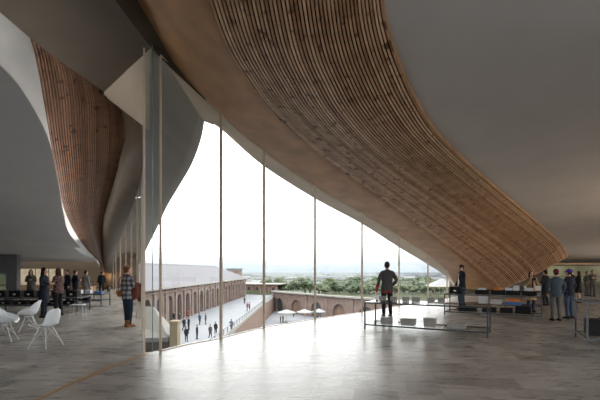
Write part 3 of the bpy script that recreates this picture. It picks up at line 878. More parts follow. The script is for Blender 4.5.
for i in range(130):
    u = (i+rt.random())/130; d = 210*(7.0**u); k = rt.randrange(6)
    for tr_ in range(60):
        px = rt.uniform(236, 470); p = at(px, 0, d)
        if all((p.x-q[0])**2+(d-q[1])**2 > (27*(1+u))**2 for q in placed) and all((p.x-q[0])**2+(d-q[1])**2 > 17**2 for q in trees_at): break
        d = min(210*(7.0**min(1,max(0,u+rt.uniform(-.08,.08)))), 1500)
    else: continue
    placed.append((p.x,d))
    o = cps[k] if k not in used else copy_tree(cps[k]); used.add(k)
    o.location = (p.x, d, tz(d)-.1); o.rotation_euler = (0,0,rt.uniform(-.5,.5))
    s = .6+.3*rt.random()+.4*u; o.scale = (s*1.1,s,s*.95)
    tag(o, 'low pale building far off in the hazy city' if d > 500 else 'low pale building among trees at the near edge of the city', 'building', 'distant city buildings' if d > 500 else 'city buildings at the near edge')
# hazy air over the city
hz = bpy.data.materials.new('haze_air'); hz.use_nodes = True
N_ = hz.node_tree.nodes; N_.clear(); ou = N_.new('ShaderNodeOutputMaterial'); vo = N_.new('ShaderNodeVolumeScatter')
va = N_.new('ShaderNodeVolumeAbsorption'); ad = N_.new('ShaderNodeAddShader')
for q in (vo, va): q.inputs['Color'].default_value = (.37,.405,.445,1); q.inputs['Density'].default_value = .00045
hz.node_tree.links.new(vo.outputs[0], ad.inputs[0]); hz.node_tree.links.new(va.outputs[0], ad.inputs[1]); hz.node_tree.links.new(ad.outputs[0], ou.inputs['Volume'])
o = MB().box((0,1290,2.5), (2900,2100,45)).build('haze', hz); tag(o, 'pale bluish haze over the distant city', 'haze', kind='stuff')

# ------------------------------------------------------------------ people
def unit(v): return V(v).normalized()
def person(label, loc, yaw, h, outfit, arms=None, legs=None, lean=0.0, hyaw=0.0, hpitch=0.0, group=None, fine=True, cat='person'):
    """one figure facing local +Y; yaw turns it about Z"""
    k = h/1.75; vx = .0085 if fine else .022
    cvx = .013 if fine else .024
    Rl = Matrix.Rotation(-lean, 3, 'X'); piv = V((0,0,.95))
    L_ = lambda p: piv+Rl@(V(p)-piv)
    arms = arms or {}; legs = legs or {}
    sh, el, wr, hip, kn, an = {}, {}, {}, {}, {}, {}
    for s, sx in (('L',-1),('R',1)):
        sh[s] = L_((.175*sx,0,1.425))
        ae, aw = arms.get(s, ((.055,-.02,-.28),(.07,.06,-.53)))
        el[s] = sh[s]+V((ae[0]*sx,ae[1],ae[2])); wr[s] = sh[s]+V((aw[0]*sx,aw[1],aw[2]))
        hip[s] = V((.09*sx,0,.92))
        lk, la = legs.get(s, ((.015,.015,-.43),(.02,-.02,-.84)))
        kn[s] = hip[s]+V((lk[0]*sx,lk[1],lk[2])); an[s] = hip[s]+V((la[0]*sx,la[1],la[2]))
    Rh = Matrix.Rotation(hyaw,3,'Z')@Matrix.Rotation(hpitch,3,'X')
    neck = L_((0,.0,1.47)); hb = L_((0,.012,1.53)); hc0 = L_((0,.018,1.625))
    H_ = lambda p: hb+Rh@(V(p)+(V((0,.006,.095))))
    def torso(mb, inf=0.0, z0=.84, z1=1.50, flare=0.0, front=0.0):
        prof = [(.84,.0,.158,.112),(.93,.0,.168,.118),(1.04,.0,.148,.102),(1.14,.004,.145,.10),(1.26,.006,.166,.112),(1.36,.0,.175,.105),(1.43,-.005,.14,.085),(1.475,-.005,.078,.066),(1.50,.0,.062,.06)]
        pts = [q for q in prof if z0-1e-6 <= q[0] <= z1+1e-6]
        rs = []
        if z0 < .84:
            zz = [z0, (z0+.84)/2]
            pts = [(z_,0,.158+flare*(.84-z_),.115+flare*(.84-z_)) for z_ in zz]+pts
        for z_, cy, rx, ry in pts:
            rs.append([(L_ if z_ > .9 else V)((( rx+inf)*math.cos(2*PI*i/20), cy+(ry+inf)*math.sin(2*PI*i/20), z_)) for i in range(20)])
        mb.rings(rs)
    # ---- body: one continuous surface
    mb = MB(); torso(mb)
    for s in 'LR':
        mb.tube([sh[s]+V((.02 if s == 'L' else -.02,0,-.035)), sh[s].lerp(el[s],.5), el[s], el[s].lerp(wr[s],.45), wr[s]], [.046,.044,.038,.036,.025], 10)
        mb.tube([hip[s]+V((0,0,.02)), hip[s].lerp(kn[s],.5), kn[s], kn[s].lerp(an[s],.35), an[s]], [.088,.074,.054,.053,.036], 10)
        mb.tube([an[s]+V((0,-.045,-.035)), an[s]+V((0,.05,-.042)), an[s]+V((0,.13,-.055))], [.034,.036,.026], 8)
        # hand
        d = (wr[s]-el[s]).normalized(); sx = -1 if s == 'L' else 1
        ref = V((0,.6,.8)); sd = (ref-d*ref.dot(d)).normalized(); n_ = sd.cross(d)
        if n_.x*sx > 0: n_ = -n_
        w_ = wr[s]
        mb.tube([w_+d*.0, w_+d*.035, w_+d*.085], [.024,.034,.036], 10) if not fine else None
        if fine:
            for q in (-.5,.5): mb.tube([w_+sd*.012*q, w_+d*.04+sd*.030*q, w_+d*.088+sd*.044*q], [.021,.020,.016], 8)
            for i in range(4):
                b0 = w_+d*.088+sd*((1.5-i)*.0215); ln = (.036,.042,.039,.030)[i]
                p1 = b0+(d*math.cos(.35)+n_*math.sin(.35))*ln
                p2 = p1+(d*math.cos(.85)+n_*math.sin(.85))*ln*.7
                p3 = p2+(d*math.cos(1.25)+n_*math.sin(1.25))*ln*.5
                mb.tube([b0-d*.02,b0,p1,p2,p3],[.0095,.0095,.0088,.0082,.0072],7)
            t0 = w_+d*.025+sd*.022; t1 = t0+(d*.6+sd*.75+n_*.2).normalized()*.04; t2 = t1+(d*.9+sd*.25+n_*.35).normalized()*.03
            mb.tube([w_+d*.01,t0,t1,t2],[.013,.012,.0105,.0085],7)
    mb.tube([L_((0,-.005,1.44)), H_((0,-.012,-.05))], [.058,.052], 12)
    mb.ell(H_((0,-.012,.022)), (.076,.096,.103), 18, 12, Rh)
    mb.ell(H_((0,.022,-.035)), (.058,.068,.078), 16, 10, Rh)
    mb.tube([H_((0,.082,.012)), H_((0,.098,-.018)), H_((0,.103,-.028))], [.010,.013,.015], 8)
    mb.ell(H_((0,.074,-.062)), (.026,.02,.013), 10, 6, Rh)
    mb.tube([H_((-.04,.074,.028)), H_((0,.084,.030)), H_((.04,.074,.028))], .012, 8)
    for sx in (-1,1): mb.ell(H_((.077*sx,-.008,-.008)), (.012,.024,.034), 10, 8, Rh)
    for i in range(len(mb.v)): mb.v[i] = mb.v[i]*k
    body = remesh(mb, 'person', vx*k, 3, M[outfit.get('skin','skin')])
    body.location = loc; body.rotation_euler = (0,0,yaw)
    tag(body, label, cat, group)
    def piece(name, mb, m, vox=None, wr_=0.004, cut=None, sm=4):
        for i in range(len(mb.v)): mb.v[i] = mb.v[i]*k
        return remesh(mb, name, (vox or cvx)*k, sm, K[m], body, wr_ if fine else 0, cut)
    # ---- trousers / skirt
    if outfit.get('trousers'):
        t = MB(); torso(t, .014, .84, 1.04)
        for s in 'LR':
            t.tube([hip[s]+V((0,0,.03)), hip[s].lerp(kn[s],.5), kn[s], kn[s].lerp(an[s],.4), an[s]+V((0,0,.02))], [.104,.090,.071,.067,.06], 12)
        piece('trousers', t, outfit['trousers'])
    if outfit.get('skirt'):
        t = MB(); torso(t, .02, outfit.get('skirt_z',.45), 1.04, .14); piece('skirt', t, outfit['skirt'])
    # ---- shirt and jacket
    if outfit.get('shirt'):
        t = MB(); torso(t, .012, .82, 1.475); piece('shirt', t, outfit['shirt'])
    if outfit.get('top'):
        t = MB(); z0 = outfit.get('hem', .86)
        torso(t, .03, z0, 1.475, outfit.get('flare', .10))
        for s in 'LR':
            sl = wr[s].lerp(el[s], outfit.get('sleeve', .06))
            t.tube([sh[s]+V((.012 if s == 'L' else -.012,0,-.032)), sh[s].lerp(el[s],.5), el[s], el[s].lerp(sl,.5), sl], [.068,.063,.056,.051,.043], 12)
            t.tube([L_((0,-.005,1.44)), sh[s]+V((0,0,-.022))], [.07,.055], 12)
        t.tube([L_((.07*math.cos(a),-.012+.07*math.sin(a),1.485+.012*math.cos(a-PI/2)*-1)) for a in [2*PI*i/14 for i in range(15)]], .018, 8)
        piece('jacket' if outfit.get('jacket',True) else 'blouse', t, outfit['top'], wr_=.007)
        if outfit.get('open'):
            t = MB(); rs = []
            for z_ in (.90,1.05,1.2,1.35,1.44):
                rs.append([L_((.055*math.cos(a)*(1.15 if z_<1.1 else 1), (.09 if z_<1.4 else .05)+.062*math.sin(a), z_)) for a in [2*PI*i/12 for i in range(12)]])
            t.rings(rs); piece('shirt', t, outfit['open'])
    # ---- shoes
    for s in 'LR':
        t = MB(); a = an[s]; b = a.z-.075 if False else a.z-.08
        t.tube([a+V((0,-.055,-.04)), a+V((0,.03,-.042)), a+V((0,.12,-.05)), a+V((0,.165,-.055))], [.042,.044,.042,.03], 12)
        t.box((a.x,a.y+.055,b+.012), (.085,.27,.024))
        if outfit.get('boots'): t.tube([a+V((0,-.01,-.03)), a+V((0,-.012,.09))], [.05,.054], 12)
        piece('shoe', t, outfit.get('shoes','shoe'), .011, 0.0, None, 2)
    # ---- hair or hat
    hr_ = outfit.get('hair','hairD'); st_ = outfit.get('style','short')
    t = MB()
    t.ell(H_((0,-.024,.042)), (.083,.096,.096), 18, 12, Rh)
    if st_ == 'short':
        t.ell(H_((0,-.05,.0)), (.079,.065,.075), 14, 10, Rh); t.ell(H_((0,.03,.095)), (.06,.05,.03), 12, 8, Rh)
    if st_ == 'long':
        t.ell(H_((0,-.058,-.05)), (.088,.06,.13), 14, 10, Rh)
        t.tube([H_((0,-.07,-.05)), H_((0,-.085,-.17)), H_((0,-.08,-.25))], [.08,.075,.05], 12, flat=.6)
        for sx in (-1,1): t.tube([H_((.066*sx,.0,.06)), H_((.085*sx,-.005,-.03)), H_((.078*sx,.0,-.15))], [.025,.027,.02], 8)
    if st_ == 'bun':
        t.ell(H_((0,-.05,.0)), (.078,.065,.078), 14, 10, Rh); t.ell(H_((0,-.115,.07)), (.042,.04,.04), 12, 8, Rh)
    if st_ == 'cap' or st_ == 'beanie':
        t.ell(H_((0,-.05,-.01)), (.078,.062,.06), 14, 10, Rh)
    piece('hair', t, hr_, .009, .004)
    if st_ in ('cap','beanie'):
        t = MB(); t.ell(H_((0,-.018,.058)), (.091,.108,.092), 18, 12, Rh)
        if st_ == 'cap': t.ell(H_((0,.10,.045)), (.065,.075,.012), 14, 6, Rh)
        piece('hat', t, outfit['hat'], .010, .003)
    if fine:
        e = MB()
        for sx in (-1,1): e.ell(H_((.031*sx,.081,.010)), (.013,.009,.008), 8, 6, Rh)
        for i in range(len(e.v)): e.v[i] = e.v[i]*k
        e.build('eyes', M['eye'], body, smooth=True)
        e = MB(); e.ell(H_((0,.091,-.062)), (.022,.006,.007), 10, 6, Rh)
        for i in range(len(e.v)): e.v[i] = e.v[i]*k
        e.build('mouth', M['lip'], body, smooth=True)
    body['wr'] = 0; del body['wr']
    Mw = Matrix.Translation(V(loc))@Matrix.Rotation(yaw,4,'Z')@Matrix.Scale(k,4)
    info = {'M':Mw,'wr':wr,'el':el,'sh':sh,'an':an,'H':H_}
    return body, info

UP = {'face': ((.07,.06,-.27),(-.05,.17,-.04)), 'ear': ((.10,.08,-.26),(-.06,.08,.10)), 'hold': ((.05,-.02,-.27),(-.07,.20,-.25)),
      'fold': ((.05,.03,-.26),(-.19,.19,-.21)), 'pocket': ((.09,-.07,-.27),(.02,.02,-.45)), 'back': ((.08,-.08,-.26),(-.04,-.13,-.42)),
      'bag': ((.06,-.01,-.28),(.08,.05,-.54))}
WALK = {'L': ((.01,.09,-.42),(.015,.12,-.83)), 'R': ((.01,.02,-.43),(.015,-.17,-.80))}

def feet(px, py): return onfloor(px, py)
def hgt(d, top): return EYE+(HZ-top)/F*d

# woman in plaid at the left glass, seen from behind
p = feet(127.5, 326.5)
b_, inf = person('woman seen from behind at the left glass in plaid shirt and dark jeans', p, math.radians(-32), hgt(p.y,266),
   dict(top='plaid', hem=.80, trousers='jean', shoes='boot', boots=True, hair='hairR', style='bun', jacket=False), arms={'R':((.07,.02,-.27),(.05,.22,-.30)), 'L':((.06,-.02,-.28),(.06,.05,-.52))}, legs={'L':((.0,.02,-.43),(-.02,.03,-.84))}, hyaw=-.15)
def attach(t, info, pt): return info['M']@V(pt)
# jacket carried over her right forearm
c = attach(0, inf, inf['wr']['R'].lerp(inf['el']['R'], .3))
mb = MB()
mb.tube([V((-.10,.0,.05)),V((0,.0,.075)),V((.10,.01,.05))],[.06,.075,.06],12)
mb.tube([V((-.06,-.07,.05)),V((-.07,-.09,-.12)),V((-.05,-.09,-.30))],[.06,.08,.07],12)
mb.tube([V((.06,-.07,.05)),V((.07,-.09,-.12)),V((.09,-.09,-.26))],[.06,.08,.06],12)
mb.tube([V((0,.08,.05)),V((.02,.10,-.12)),V((.0,.10,-.36))],[.07,.09,.07],12)
o = remesh(mb, 'folded_coat', .013, 4, K['brown'], None, .012); o.location = c-V((0,0,.0)); o.rotation_euler = (0,0,math.radians(-32))
tag(o, 'red-brown coat draped over the arm of the woman in plaid', 'coat')
# shoulder bag on her left hip
c = attach(0, inf, (-.26,.0,.93))
t = thing('shoulder_bag', 'tan shoulder bag on the left hip of the woman in plaid', 'bag', c, math.radians(-32))
mb = MB(); mb.tube([(0,-.11,.05),(0,.11,.05)], [.075,.075], 14, flat=.6); mb.box((0,0,-.01), (.08,.26,.12))
remesh(mb, 'bag_body', .010, 4, K['boot'], t, .004)
MB().tube([(0,-.11,.06),(.05,-.13,.35),(.16,-.13,.52),(.27,-.11,.575),(.36,.0,.555)], .011, 8).build('strap', K['brown'], t, smooth=True)

# man at the centre, seen from behind
p = feet(387, 316.2)
b_, inf = person('man seen from behind at the centre of the glass in dark grey jacket', p, math.radians(4), hgt(p.y,261.8),
   dict(top='char', hem=.80, shirt='red', trousers='blk', hair='hairD', style='short', shoes='greytr', flare=.25), arms={'L':((.09,-.02,-.27),(.13,.05,-.52)),'R':((.12,-.06,-.26),(.03,.02,-.43))})
mb = MB(); mb.grid([[V((.185*math.cos(a), .13*math.sin(a), z_))*1.02 for a in [2*PI*i/24 for i in range(25)]] for z_ in (.74,.80,.86)])
for i in range(len(mb.v)): mb.v[i] = mb.v[i]*(hgt(p.y,261.8)/1.75)
o = mb.build('shirt_tail', K['red'], b_, smooth=True); o.modifiers.new('s','SOLIDIFY').thickness = .012
c = attach(0, inf, inf['wr']['L']+V((-.0,.03,-.13)))
t = thing('paper_bag', 'white paper bag hanging from the left hand of the man in dark grey', 'bag', c+V((0,0,-.40)), .1)
MB().add([(-.10,-.05,0),(.10,-.05,0),(.10,.05,0),(-.10,.05,0),(-.115,-.06,.28),(.115,-.06,.28),(.115,.06,.28),(-.115,.06,.28)], [(3,2,1,0),(0,1,5,4),(1,2,6,5),(2,3,7,6),(3,0,4,7)]).build('bag_body', M['label'], t)
for sy in (-.05,.05): MB().tube([(-.05,sy,.27),(-.04,sy*.6,.38),(0,sy*.25,.425),(.04,sy*.6,.38),(.05,sy,.27)], .006, 6).build('handle', M['label'], t, smooth=True)
c = attach(0, inf, inf['wr']['L']+V((-.015,-.03,.02)))
mb = MB(); mb.tube([(0,0,.10),(.0,-.02,0),(-.02,-.02,-.14)],[.042,.05,.04],12,flat=.8)
o = remesh(mb,'folded_scarf',.012,3,K['red'],None,.01); o.location = c; tag(o, 'bunched red scarf hanging at the left wrist of the man in dark grey', 'scarf')

# man with a phone in front of the timber wave
p = V(((461.5-300)/F*16.1, 16.1, 0))
b_, inf = person('man in dark jacket holding a phone to his face behind the long table', p, math.radians(98), hgt(16.1,264.8),
   dict(top='blk', hem=.74, open='white', trousers='jean2', hair='hairD', style='short', flare=.1), arms={'L':UP['ear'],'R':((.05,.0,-.28),(.02,.12,-.50))}, hyaw=.1)
c = attach(0, inf, inf['wr']['L']+V((.015,.02,.09)))
o = MB().box((0,0,0), (.012,.07,.145)).build('phone', M['black2'], bevel=.004); o.location = c; o.rotation_euler = (.2,0,math.radians(98)); tag(o, 'black phone held to the ear of the man in dark jacket', 'phone')

# right-hand crowd
p = V(((531-300)/F*15.2, 15.2, 0))
b_, inf = person('person in open tan coat lifting a camera beside the timber wave', p, math.radians(176), hgt(15.2,271.3),
   dict(top='tan', hem=.52, flare=.10, open='blk', trousers='jean', hair='hairD', style='long'), arms={'L':UP['face'],'R':((.08,.05,-.27),(-.06,.17,-.05))})
c = attach(0, inf, (0,.235,1.40+.02))
o = MB().box((0,0,0), (.13,.05,.09)).tube([(0,.02,0),(0,.075,0)],.03,12).build('camera', M['black2'], bevel=.004); o.location = c; o.rotation_euler = (0,0,math.radians(176)+PI*0); tag(o, 'small black camera held up by the person in tan coat', 'camera')
p = V(((545.5-300)/F*18.0, 18.0, 0))
person('person in plain black coat standing behind the white boxes, left of the maroon hat', p, math.radians(20), hgt(18,270.5), dict(top='blk', hem=.6, trousers='blk', hair='hairD', style='short'), arms={'L':UP['hold'],'R':UP['hold']})
p = feet(556, 320.5)
person('person seen from behind in maroon hat, slate blue jacket and grey trousers', p, math.radians(-6), hgt(p.y,269.5)*1.0, dict(top='slate', hem=.80, trousers='greytr', hair='hairD', style='beanie', hat='maroon', flare=.15), arms={'L':((.10,-.02,-.27),(.07,.08,-.50)),'R':((.10,-.02,-.27),(.07,.08,-.50))})
p = feet(569, 318.5)
person('person seen from behind in violet cap, black jacket and blue jeans', p, math.radians(22), hgt(p.y,269.5), dict(top='navy', hem=.80, trousers='jean2', hair='hairD', style='cap', hat='purple', flare=.15), arms={'L':((.09,.0,-.27),(.02,.16,-.40)),'R':((.09,-.04,-.27),(.04,.05,-.48))}, legs={'R':((.05,.03,-.43),(.10,.02,-.84))})
p = V(((571.5-300)/F*21, 21, 0))
person('bare-headed person in dark coat just beyond the violet cap', p, math.radians(-70), hgt(21,270), dict(top='char', hem=.6, trousers='blk', hair='hairB', style='short'))
p = V(((578.5-300)/F*19.5, 19.5, 0))
person('long-haired woman in black dress standing right of the violet cap', p, math.radians(70), hgt(19.5,271.2), dict(top='blk', hem=.55, flare=.15, hair='hairD', style='long', jacket=False), arms={'L':UP['hold'],'R':UP['fold']})
p = V(((587-300)/F*24.6, 24.6, 0))
person('person in grey jacket, left of the pair before the lit green panel', p, math.radians(200), hgt(24.6,271.5), dict(top='olive', trousers='char', hair='hairB', style='short', hem=.75), arms={'L':UP['pocket'],'R':UP['pocket']})
p = V(((592.6-300)/F*24.2, 24.2, 0))
person('man in dark jacket with folded arms, right of the pair before green panel', p, math.radians(170), hgt(24.2,270.2), dict(top='char', trousers='char', hair='hairD', style='short', hem=.78), arms={'L':UP['fold'],'R':UP['fold']})

# left-hand crowd
p = V(((31-300)/F*18.6, 18.6, 0))
person('woman in grey-green dress facing us before the lit cream panels', p, math.radians(190), hgt(18.6,269.5), dict(top='olive', hem=.55, flare=.12, hair='hairB', style='long', jacket=False, skin='skin'), arms={'L':UP['face'],'R':UP['fold']}, hyaw=.3)
p = feet(44, 317.5)
person('woman in long dark navy coat, left of the pair talking by the chairs', p, math.radians(-75), hgt(p.y,267.6), dict(top='navy', hem=.52, flare=.10, trousers='navy', hair='hairD', style='long'), arms={'L':((.06,0,-.28),(.05,.08,-.52)),'R':UP['hold']})
p = feet(58.3, 315.5)
person('woman in mottled brown top and black trousers, right of the talking pair', p, math.radians(75), hgt(p.y,268), dict(top='flower', hem=.82, trousers='blk', hair='hairB', style='long', jacket=False, flare=.12), arms={'L':UP['hold'],'R':UP['fold']})
p = V(((67.5-300)/F*20, 20, 0))
person('person in navy clothes behind the woman in mottled top', p, math.radians(150), hgt(20,269.8), dict(top='navy', trousers='navy', hem=.7, hair='hairB', style='short'))
p = V(((75.3-300)/F*20.4, 20.4, 0))
person('person in dark blue jacket standing between navy figure and long grey coat', p, math.radians(-30), hgt(20.4,270.3), dict(top='navy', trousers='jean', hem=.78, hair='hairB', style='short'), arms={'R':UP['hold']})
p = V(((85.8-300)/F*19.6, 19.6, 0))
person('person in long pale grey coat, rightmost of the left crowd', p, math.radians(-20), hgt(19.6,270.5), dict(top='ltgrey', hem=.35, flare=.07, trousers='char', hair='hairD', style='short'))
p = V(((101.5-300)/F*25.5, 25.5, 0))
person('distant person in black beside the foot of the left timber volume', p, math.radians(30), hgt(25.5,271.5), dict(top='blk', trousers='blk', hem=.75, hair='hairD', style='short'))

# people down in the courtyard
cols = ['blk','navy','char','slate','jean']
cp = [(174,323,'blk','dark figure nearest the sand-coloured pier in the courtyard'),(179.5,323.5,'char','dark figure standing just right of the sand-coloured pier'),(187.5,319.5,'brown','brown-clad figure by an arch, above the dark courtyard group'),
 (184,330.5,'navy','left figure of the close dark group of three in the courtyard'),(188.7,330,'blk','right figure of the close dark group of three in the courtyard'),(186.4,341.5,'blk','nearest figure of the close dark group of three in the courtyard'),
 (197,339,'navy','lone blue-clad figure right of the dark group of three'),(199.6,324.6,'slate','slate-clad figure of the pair walking before the arches'),(205.6,324.2,'blk','black-clad figure of the pair walking before the arches'),
 (210.3,338,'char','left figure of the pair walking left of the tall mullion'),(215.7,334.5,'blk','right figure of the pair walking left of the tall mullion'),(231.3,331.5,'slate','lone figure standing at the foot of the terrace railing'),
 (247.2,311.2,'navy','dark figure beside the red-clad one at the far end of the terrace'),(249.3,311,'red','red-clad figure at the far end of the terrace'),(244.5,304,'char','small figure before the far end of the arcade building')]
rp_ = random.Random(5)
for i, (px, py, c_, lab) in enumerate(cp):
    g = onfloor(px, py, PZ)
    person(lab, g, rp_.uniform(0,6.28), rp_.uniform(1.66,1.85), dict(top=c_, hem=.72, trousers=rp_.choice(['blk','jean','char']), hair='hairD', style='short'), legs=WALK if i % 2 else None, fine=False, group='people in the courtyard')
for px, py, c_, lab in [(280.5,323,'blk','left figure of the pair in the lower court beside the brick wall'),(283,322.5,'navy','right figure of the pair in the lower court beside the brick wall'),(293.5,316.5,'char','figure between the two larger parasols in the lower court'),(322,313.8,'white','white-clad figure right of the tall mullion in the lower court')]:
    g = onfloor(px, py, LZ)
    person(lab, g, rp_.uniform(0,6.28), 1.76, dict(top=c_, hem=.72, trousers='blk' if c_ != 'white' else 'ltgrey', hair='hairD', style='short'), fine=False, group='people in the lower court')
for px, lab in [(305.3,'left figure of the pair leaning on the coping of the curved wall'),(310,'right figure of the pair leaning on the coping of the curved wall'),(319,'lone dark figure on the coping right of the tall mullion')]:
    d = min((q for q in cw), key=lambda q: abs(300+q.x/q.y*F-px)).y+2.2
    person(lab, V(((px-300)/F*d, d, -5.35)), 0.3, 1.75, dict(top='navy', hem=.72, trousers='blk', hair='hairD', style='short'), fine=False, group='people behind the curved wall')

# ------------------------------------------------------------------ tables and displays
def frame_table(label, p0, ang, length, width, H, zs, mtl, glass=True, extra_legs=True, sz=.035):
    """p0 is the near left foot; ang the direction of the long side"""
    t = thing('display_table', label, 'table', (p0[0],p0[1],0), ang)
    for x in (0, length):
        for y in (0, width):
            MB().box((x,y,H/2), (sz,sz,H)).build('leg', mtl, t)
    for nm, z in (('top_rail', H-sz/2), ('shelf_rail', zs)):
        mb = MB()
        for y in (0,width): mb.box((length/2,y,z), (length-sz,sz*.8,sz))
        for x in (0,length): mb.box((x,width/2,z), (sz*.8,width-sz,sz))
        mb.build(nm, mtl, t)
    gm = M['table_glass'] if glass else M['wall_dark']
    MB().box((length/2,width/2,H+.006), (length-.01,width-.01,.012)).build('top_panel', gm, t)
    MB().box((length/2,width/2,zs+sz/2+.006), (length-.06,width-.06,.012)).build('shelf_panel', gm, t)
    return t
def on(t, x, y): 
    a = t.rotation_euler.z
    return V((t.location.x+x*math.cos(a)-y*math.sin(a), t.location.y+x*math.sin(a)+y*math.cos(a), 0))
def box_thing(label, loc, rz, size, m, cat='box', name='box', group=None, lid=None, card=None):
    t = thing(name, label, cat, loc, rz, group)
    sx, sy, sz = size
    MB().box((0,0,sz*.41), (sx,sy,sz*.82)).build('body', m, t, bevel=min(.008,sz*.08))
    MB().box((0,0,sz*.91), (sx*1.03,sy*1.03,sz*.18)).build('lid', lid or m, t, bevel=min(.006,sz*.05))
    if card: MB().box((0,-sy*.5-.003,sz*.45), (sx*.28,.006,sz*.3)).build('card', M['label'], t)
    return t

a1_ = math.atan2(-.48,.876)
T1 = frame_table('long dark-framed glass display table in front of the man at the centre', (1.76,10.85), a1_, 3.02, .92, .73, .12, M['steel'])
zsh = .12+.0175+.012
labs = ['grey ribbed box on the low shelf behind the legs of the man at the centre','wide grey ribbed box on the low shelf, second from left of the centre table','tall grey ribbed box on the low shelf, third from left of the centre table','long low grey ribbed box at the right end of the centre table shelf']
for (x, w_, h_), lb_ in zip([(.52,.27,.17),(1.10,.36,.16),(1.66,.29,.21),(2.3,.42,.13)], labs):
    q = on(T1, x, .28); box_thing(lb_, (q.x,q.y,zsh), a1_, (w_,.26,h_), M['greybox'], group='grey boxes on the centre table')
for i, x in enumerate((.30,.62,.95,1.22,1.62,1.88)):
    q = on(T1, x, .62); box_thing(['small grey box on the glass top at the left end of the centre table','small grey box on the glass top, second from the left end','small grey box on the glass top, third from the left end','small grey box on the glass top, fourth from the left end','small grey box on the glass top, second from the right','small grey box on the glass top, rightmost of the row'][i],
        (q.x,q.y,.742), a1_, (.16 if i != 3 else .2,.14,.125), M['greybox'], group='small boxes on the glass table top')

a2_ = math.atan2(-1.55,2.55)
T2 = frame_table('long grey-framed table with black cases before the timber wave', (5.19,14.35), a2_, 2.98, .95, .74, .11, M['steel'])
def case(label, t, x, y, z, size, card=True, grp=None):
    q = on(t, x, y)
    c_ = thing('black_case', label, 'case', (q.x,q.y,z), t.rotation_euler.z, grp)
    sx, sy, sz = size
    MB().box((0,0,sz*.5), (sx,sy,sz)).build('body', M['black'], c_, bevel=.012)
    MB().box((0,0,sz*.72), (sx*1.01,sy*1.01,sz*.04)).build('seam', M['black2'], c_)
    MB().tube([(-sx*.16,0,sz),(-sx*.13,0,sz+.04),(sx*.13,0,sz+.04),(sx*.16,0,sz)], .009, 6).build('handle', M['black2'], c_)
    if card: MB().box((0,-sy*.5-.004,sz*.42), (sx*.22,.006,sz*.22)).build('card', M['label'], c_)
    return c_
zz = .11+.0175+.012
for i,(x,w_) in enumerate(((.72,.58),(1.42,.44),(1.95,.38),(2.45,.46))):
    case(['long black case on the low shelf below the man with the phone','black case on the low shelf, second from the left of the grey-framed table','black case on the low shelf, third from the left of the grey-framed table','thick black case on the low shelf by the legs of the tan coat'][i], T2, x, .32, zz, (w_,.3,.17 if i<3 else .24), False, 'black cases on the low shelf')
case('black case with small white label at the left end of the grey-framed table', T2, .30, .4, .752, (.40,.3,.24), True, 'black cases on the table top')
for i,x in enumerate((1.18,1.68,2.15,2.62)):
    case(['low black case on the table top just right of the man with the phone','low black case on the table top under the flat white box','low black case on the table top under the upright white box','low black case on the table top beside the tan coat'][i], T2, x, .45, .752, (.44,.34,.14), False, 'black cases on the table top')
for i,(x,w_,h_,m_) in enumerate(((1.18,.26,.06,'whitebox'),(1.66,.20,.10,'orange'),(2.02,.22,.09,'whitebox'),(2.24,.18,.17,'whitebox'),(2.62,.24,.10,'whitebox'))):
    q = on(T2, x, .45)
    box_thing(['flat white box on the leftmost low black case','small orange box on a low black case before the timber wave','white box on a low black case right of the orange box','upright white box on a low black case before the timber wave','white box on the black case beside the tan coat'][i], (q.x,q.y,.902), a2_, (w_,.16,h_), M[m_], group='small boxes on the black cases')
T3 = frame_table('grey-framed table with coloured books behind the black cases', (7.0,17.6), a2_, 3.1, .9, .74, .13, M['steel'])
z3 = .13+.0175+.012
for i,(x,w_,h_) in enumerate(((.95,.34,.36),(1.45,.42,.2))):
    q = on(T3, x, .15); box_thing(['tall white box on the low shelf behind the black cases','low white box on the shelf left of the coloured books'][i], (q.x,q.y,z3), a2_, (w_,.25,h_), M['whitebox'], group='white boxes on the rear shelf')
for i in range(4):
    q = on(T3, 2.1, .15); t = thing('book', ['broad blue book at the bottom of the coloured pile','second blue book from the bottom of the coloured pile','lower orange book on the coloured pile','topmost orange book on the coloured pile'][i], 'book', (q.x,q.y,z3+i*.062), a2_+.06*i, 'coloured book pile')
    w_ = (.66,.62,.52,.46)[i]
    MB().box((0,.008,.03), (w_-.02,.26,.044)).build('pages', M['label'], t)
    mb = MB(); mb.box((0,0,.004), (w_,.29,.008)).box((0,0,.056), (w_,.29,.008)).box((0,-.142,.03), (w_,.008,.052)); mb.build('cover', M['blue' if i < 2 else 'orange'], t)
for i,(x,y) in enumerate(((2.65,.3),(2.95,.5))):
    q = on(T3, x, y); box_thing(['white box on the rear table right of the tan coat','small white box at the right end of the rear table'][i], (q.x,q.y,.752), a2_, (.34-.08*i,.2,.2), M['whitebox'], group='white boxes on the rear table')
a4_ = math.atan2(-.425,.905)
T4 = frame_table('dark-framed table at the lower right edge with a black case on its shelf', (6.05,8.42), a4_, 2.4, 1.25, .92, .14, M['steel'])
q = case('large black case with white label on the shelf of the right edge table', T4, .40, .62, .14+.0175+.012, (.62,.5,.34), True)

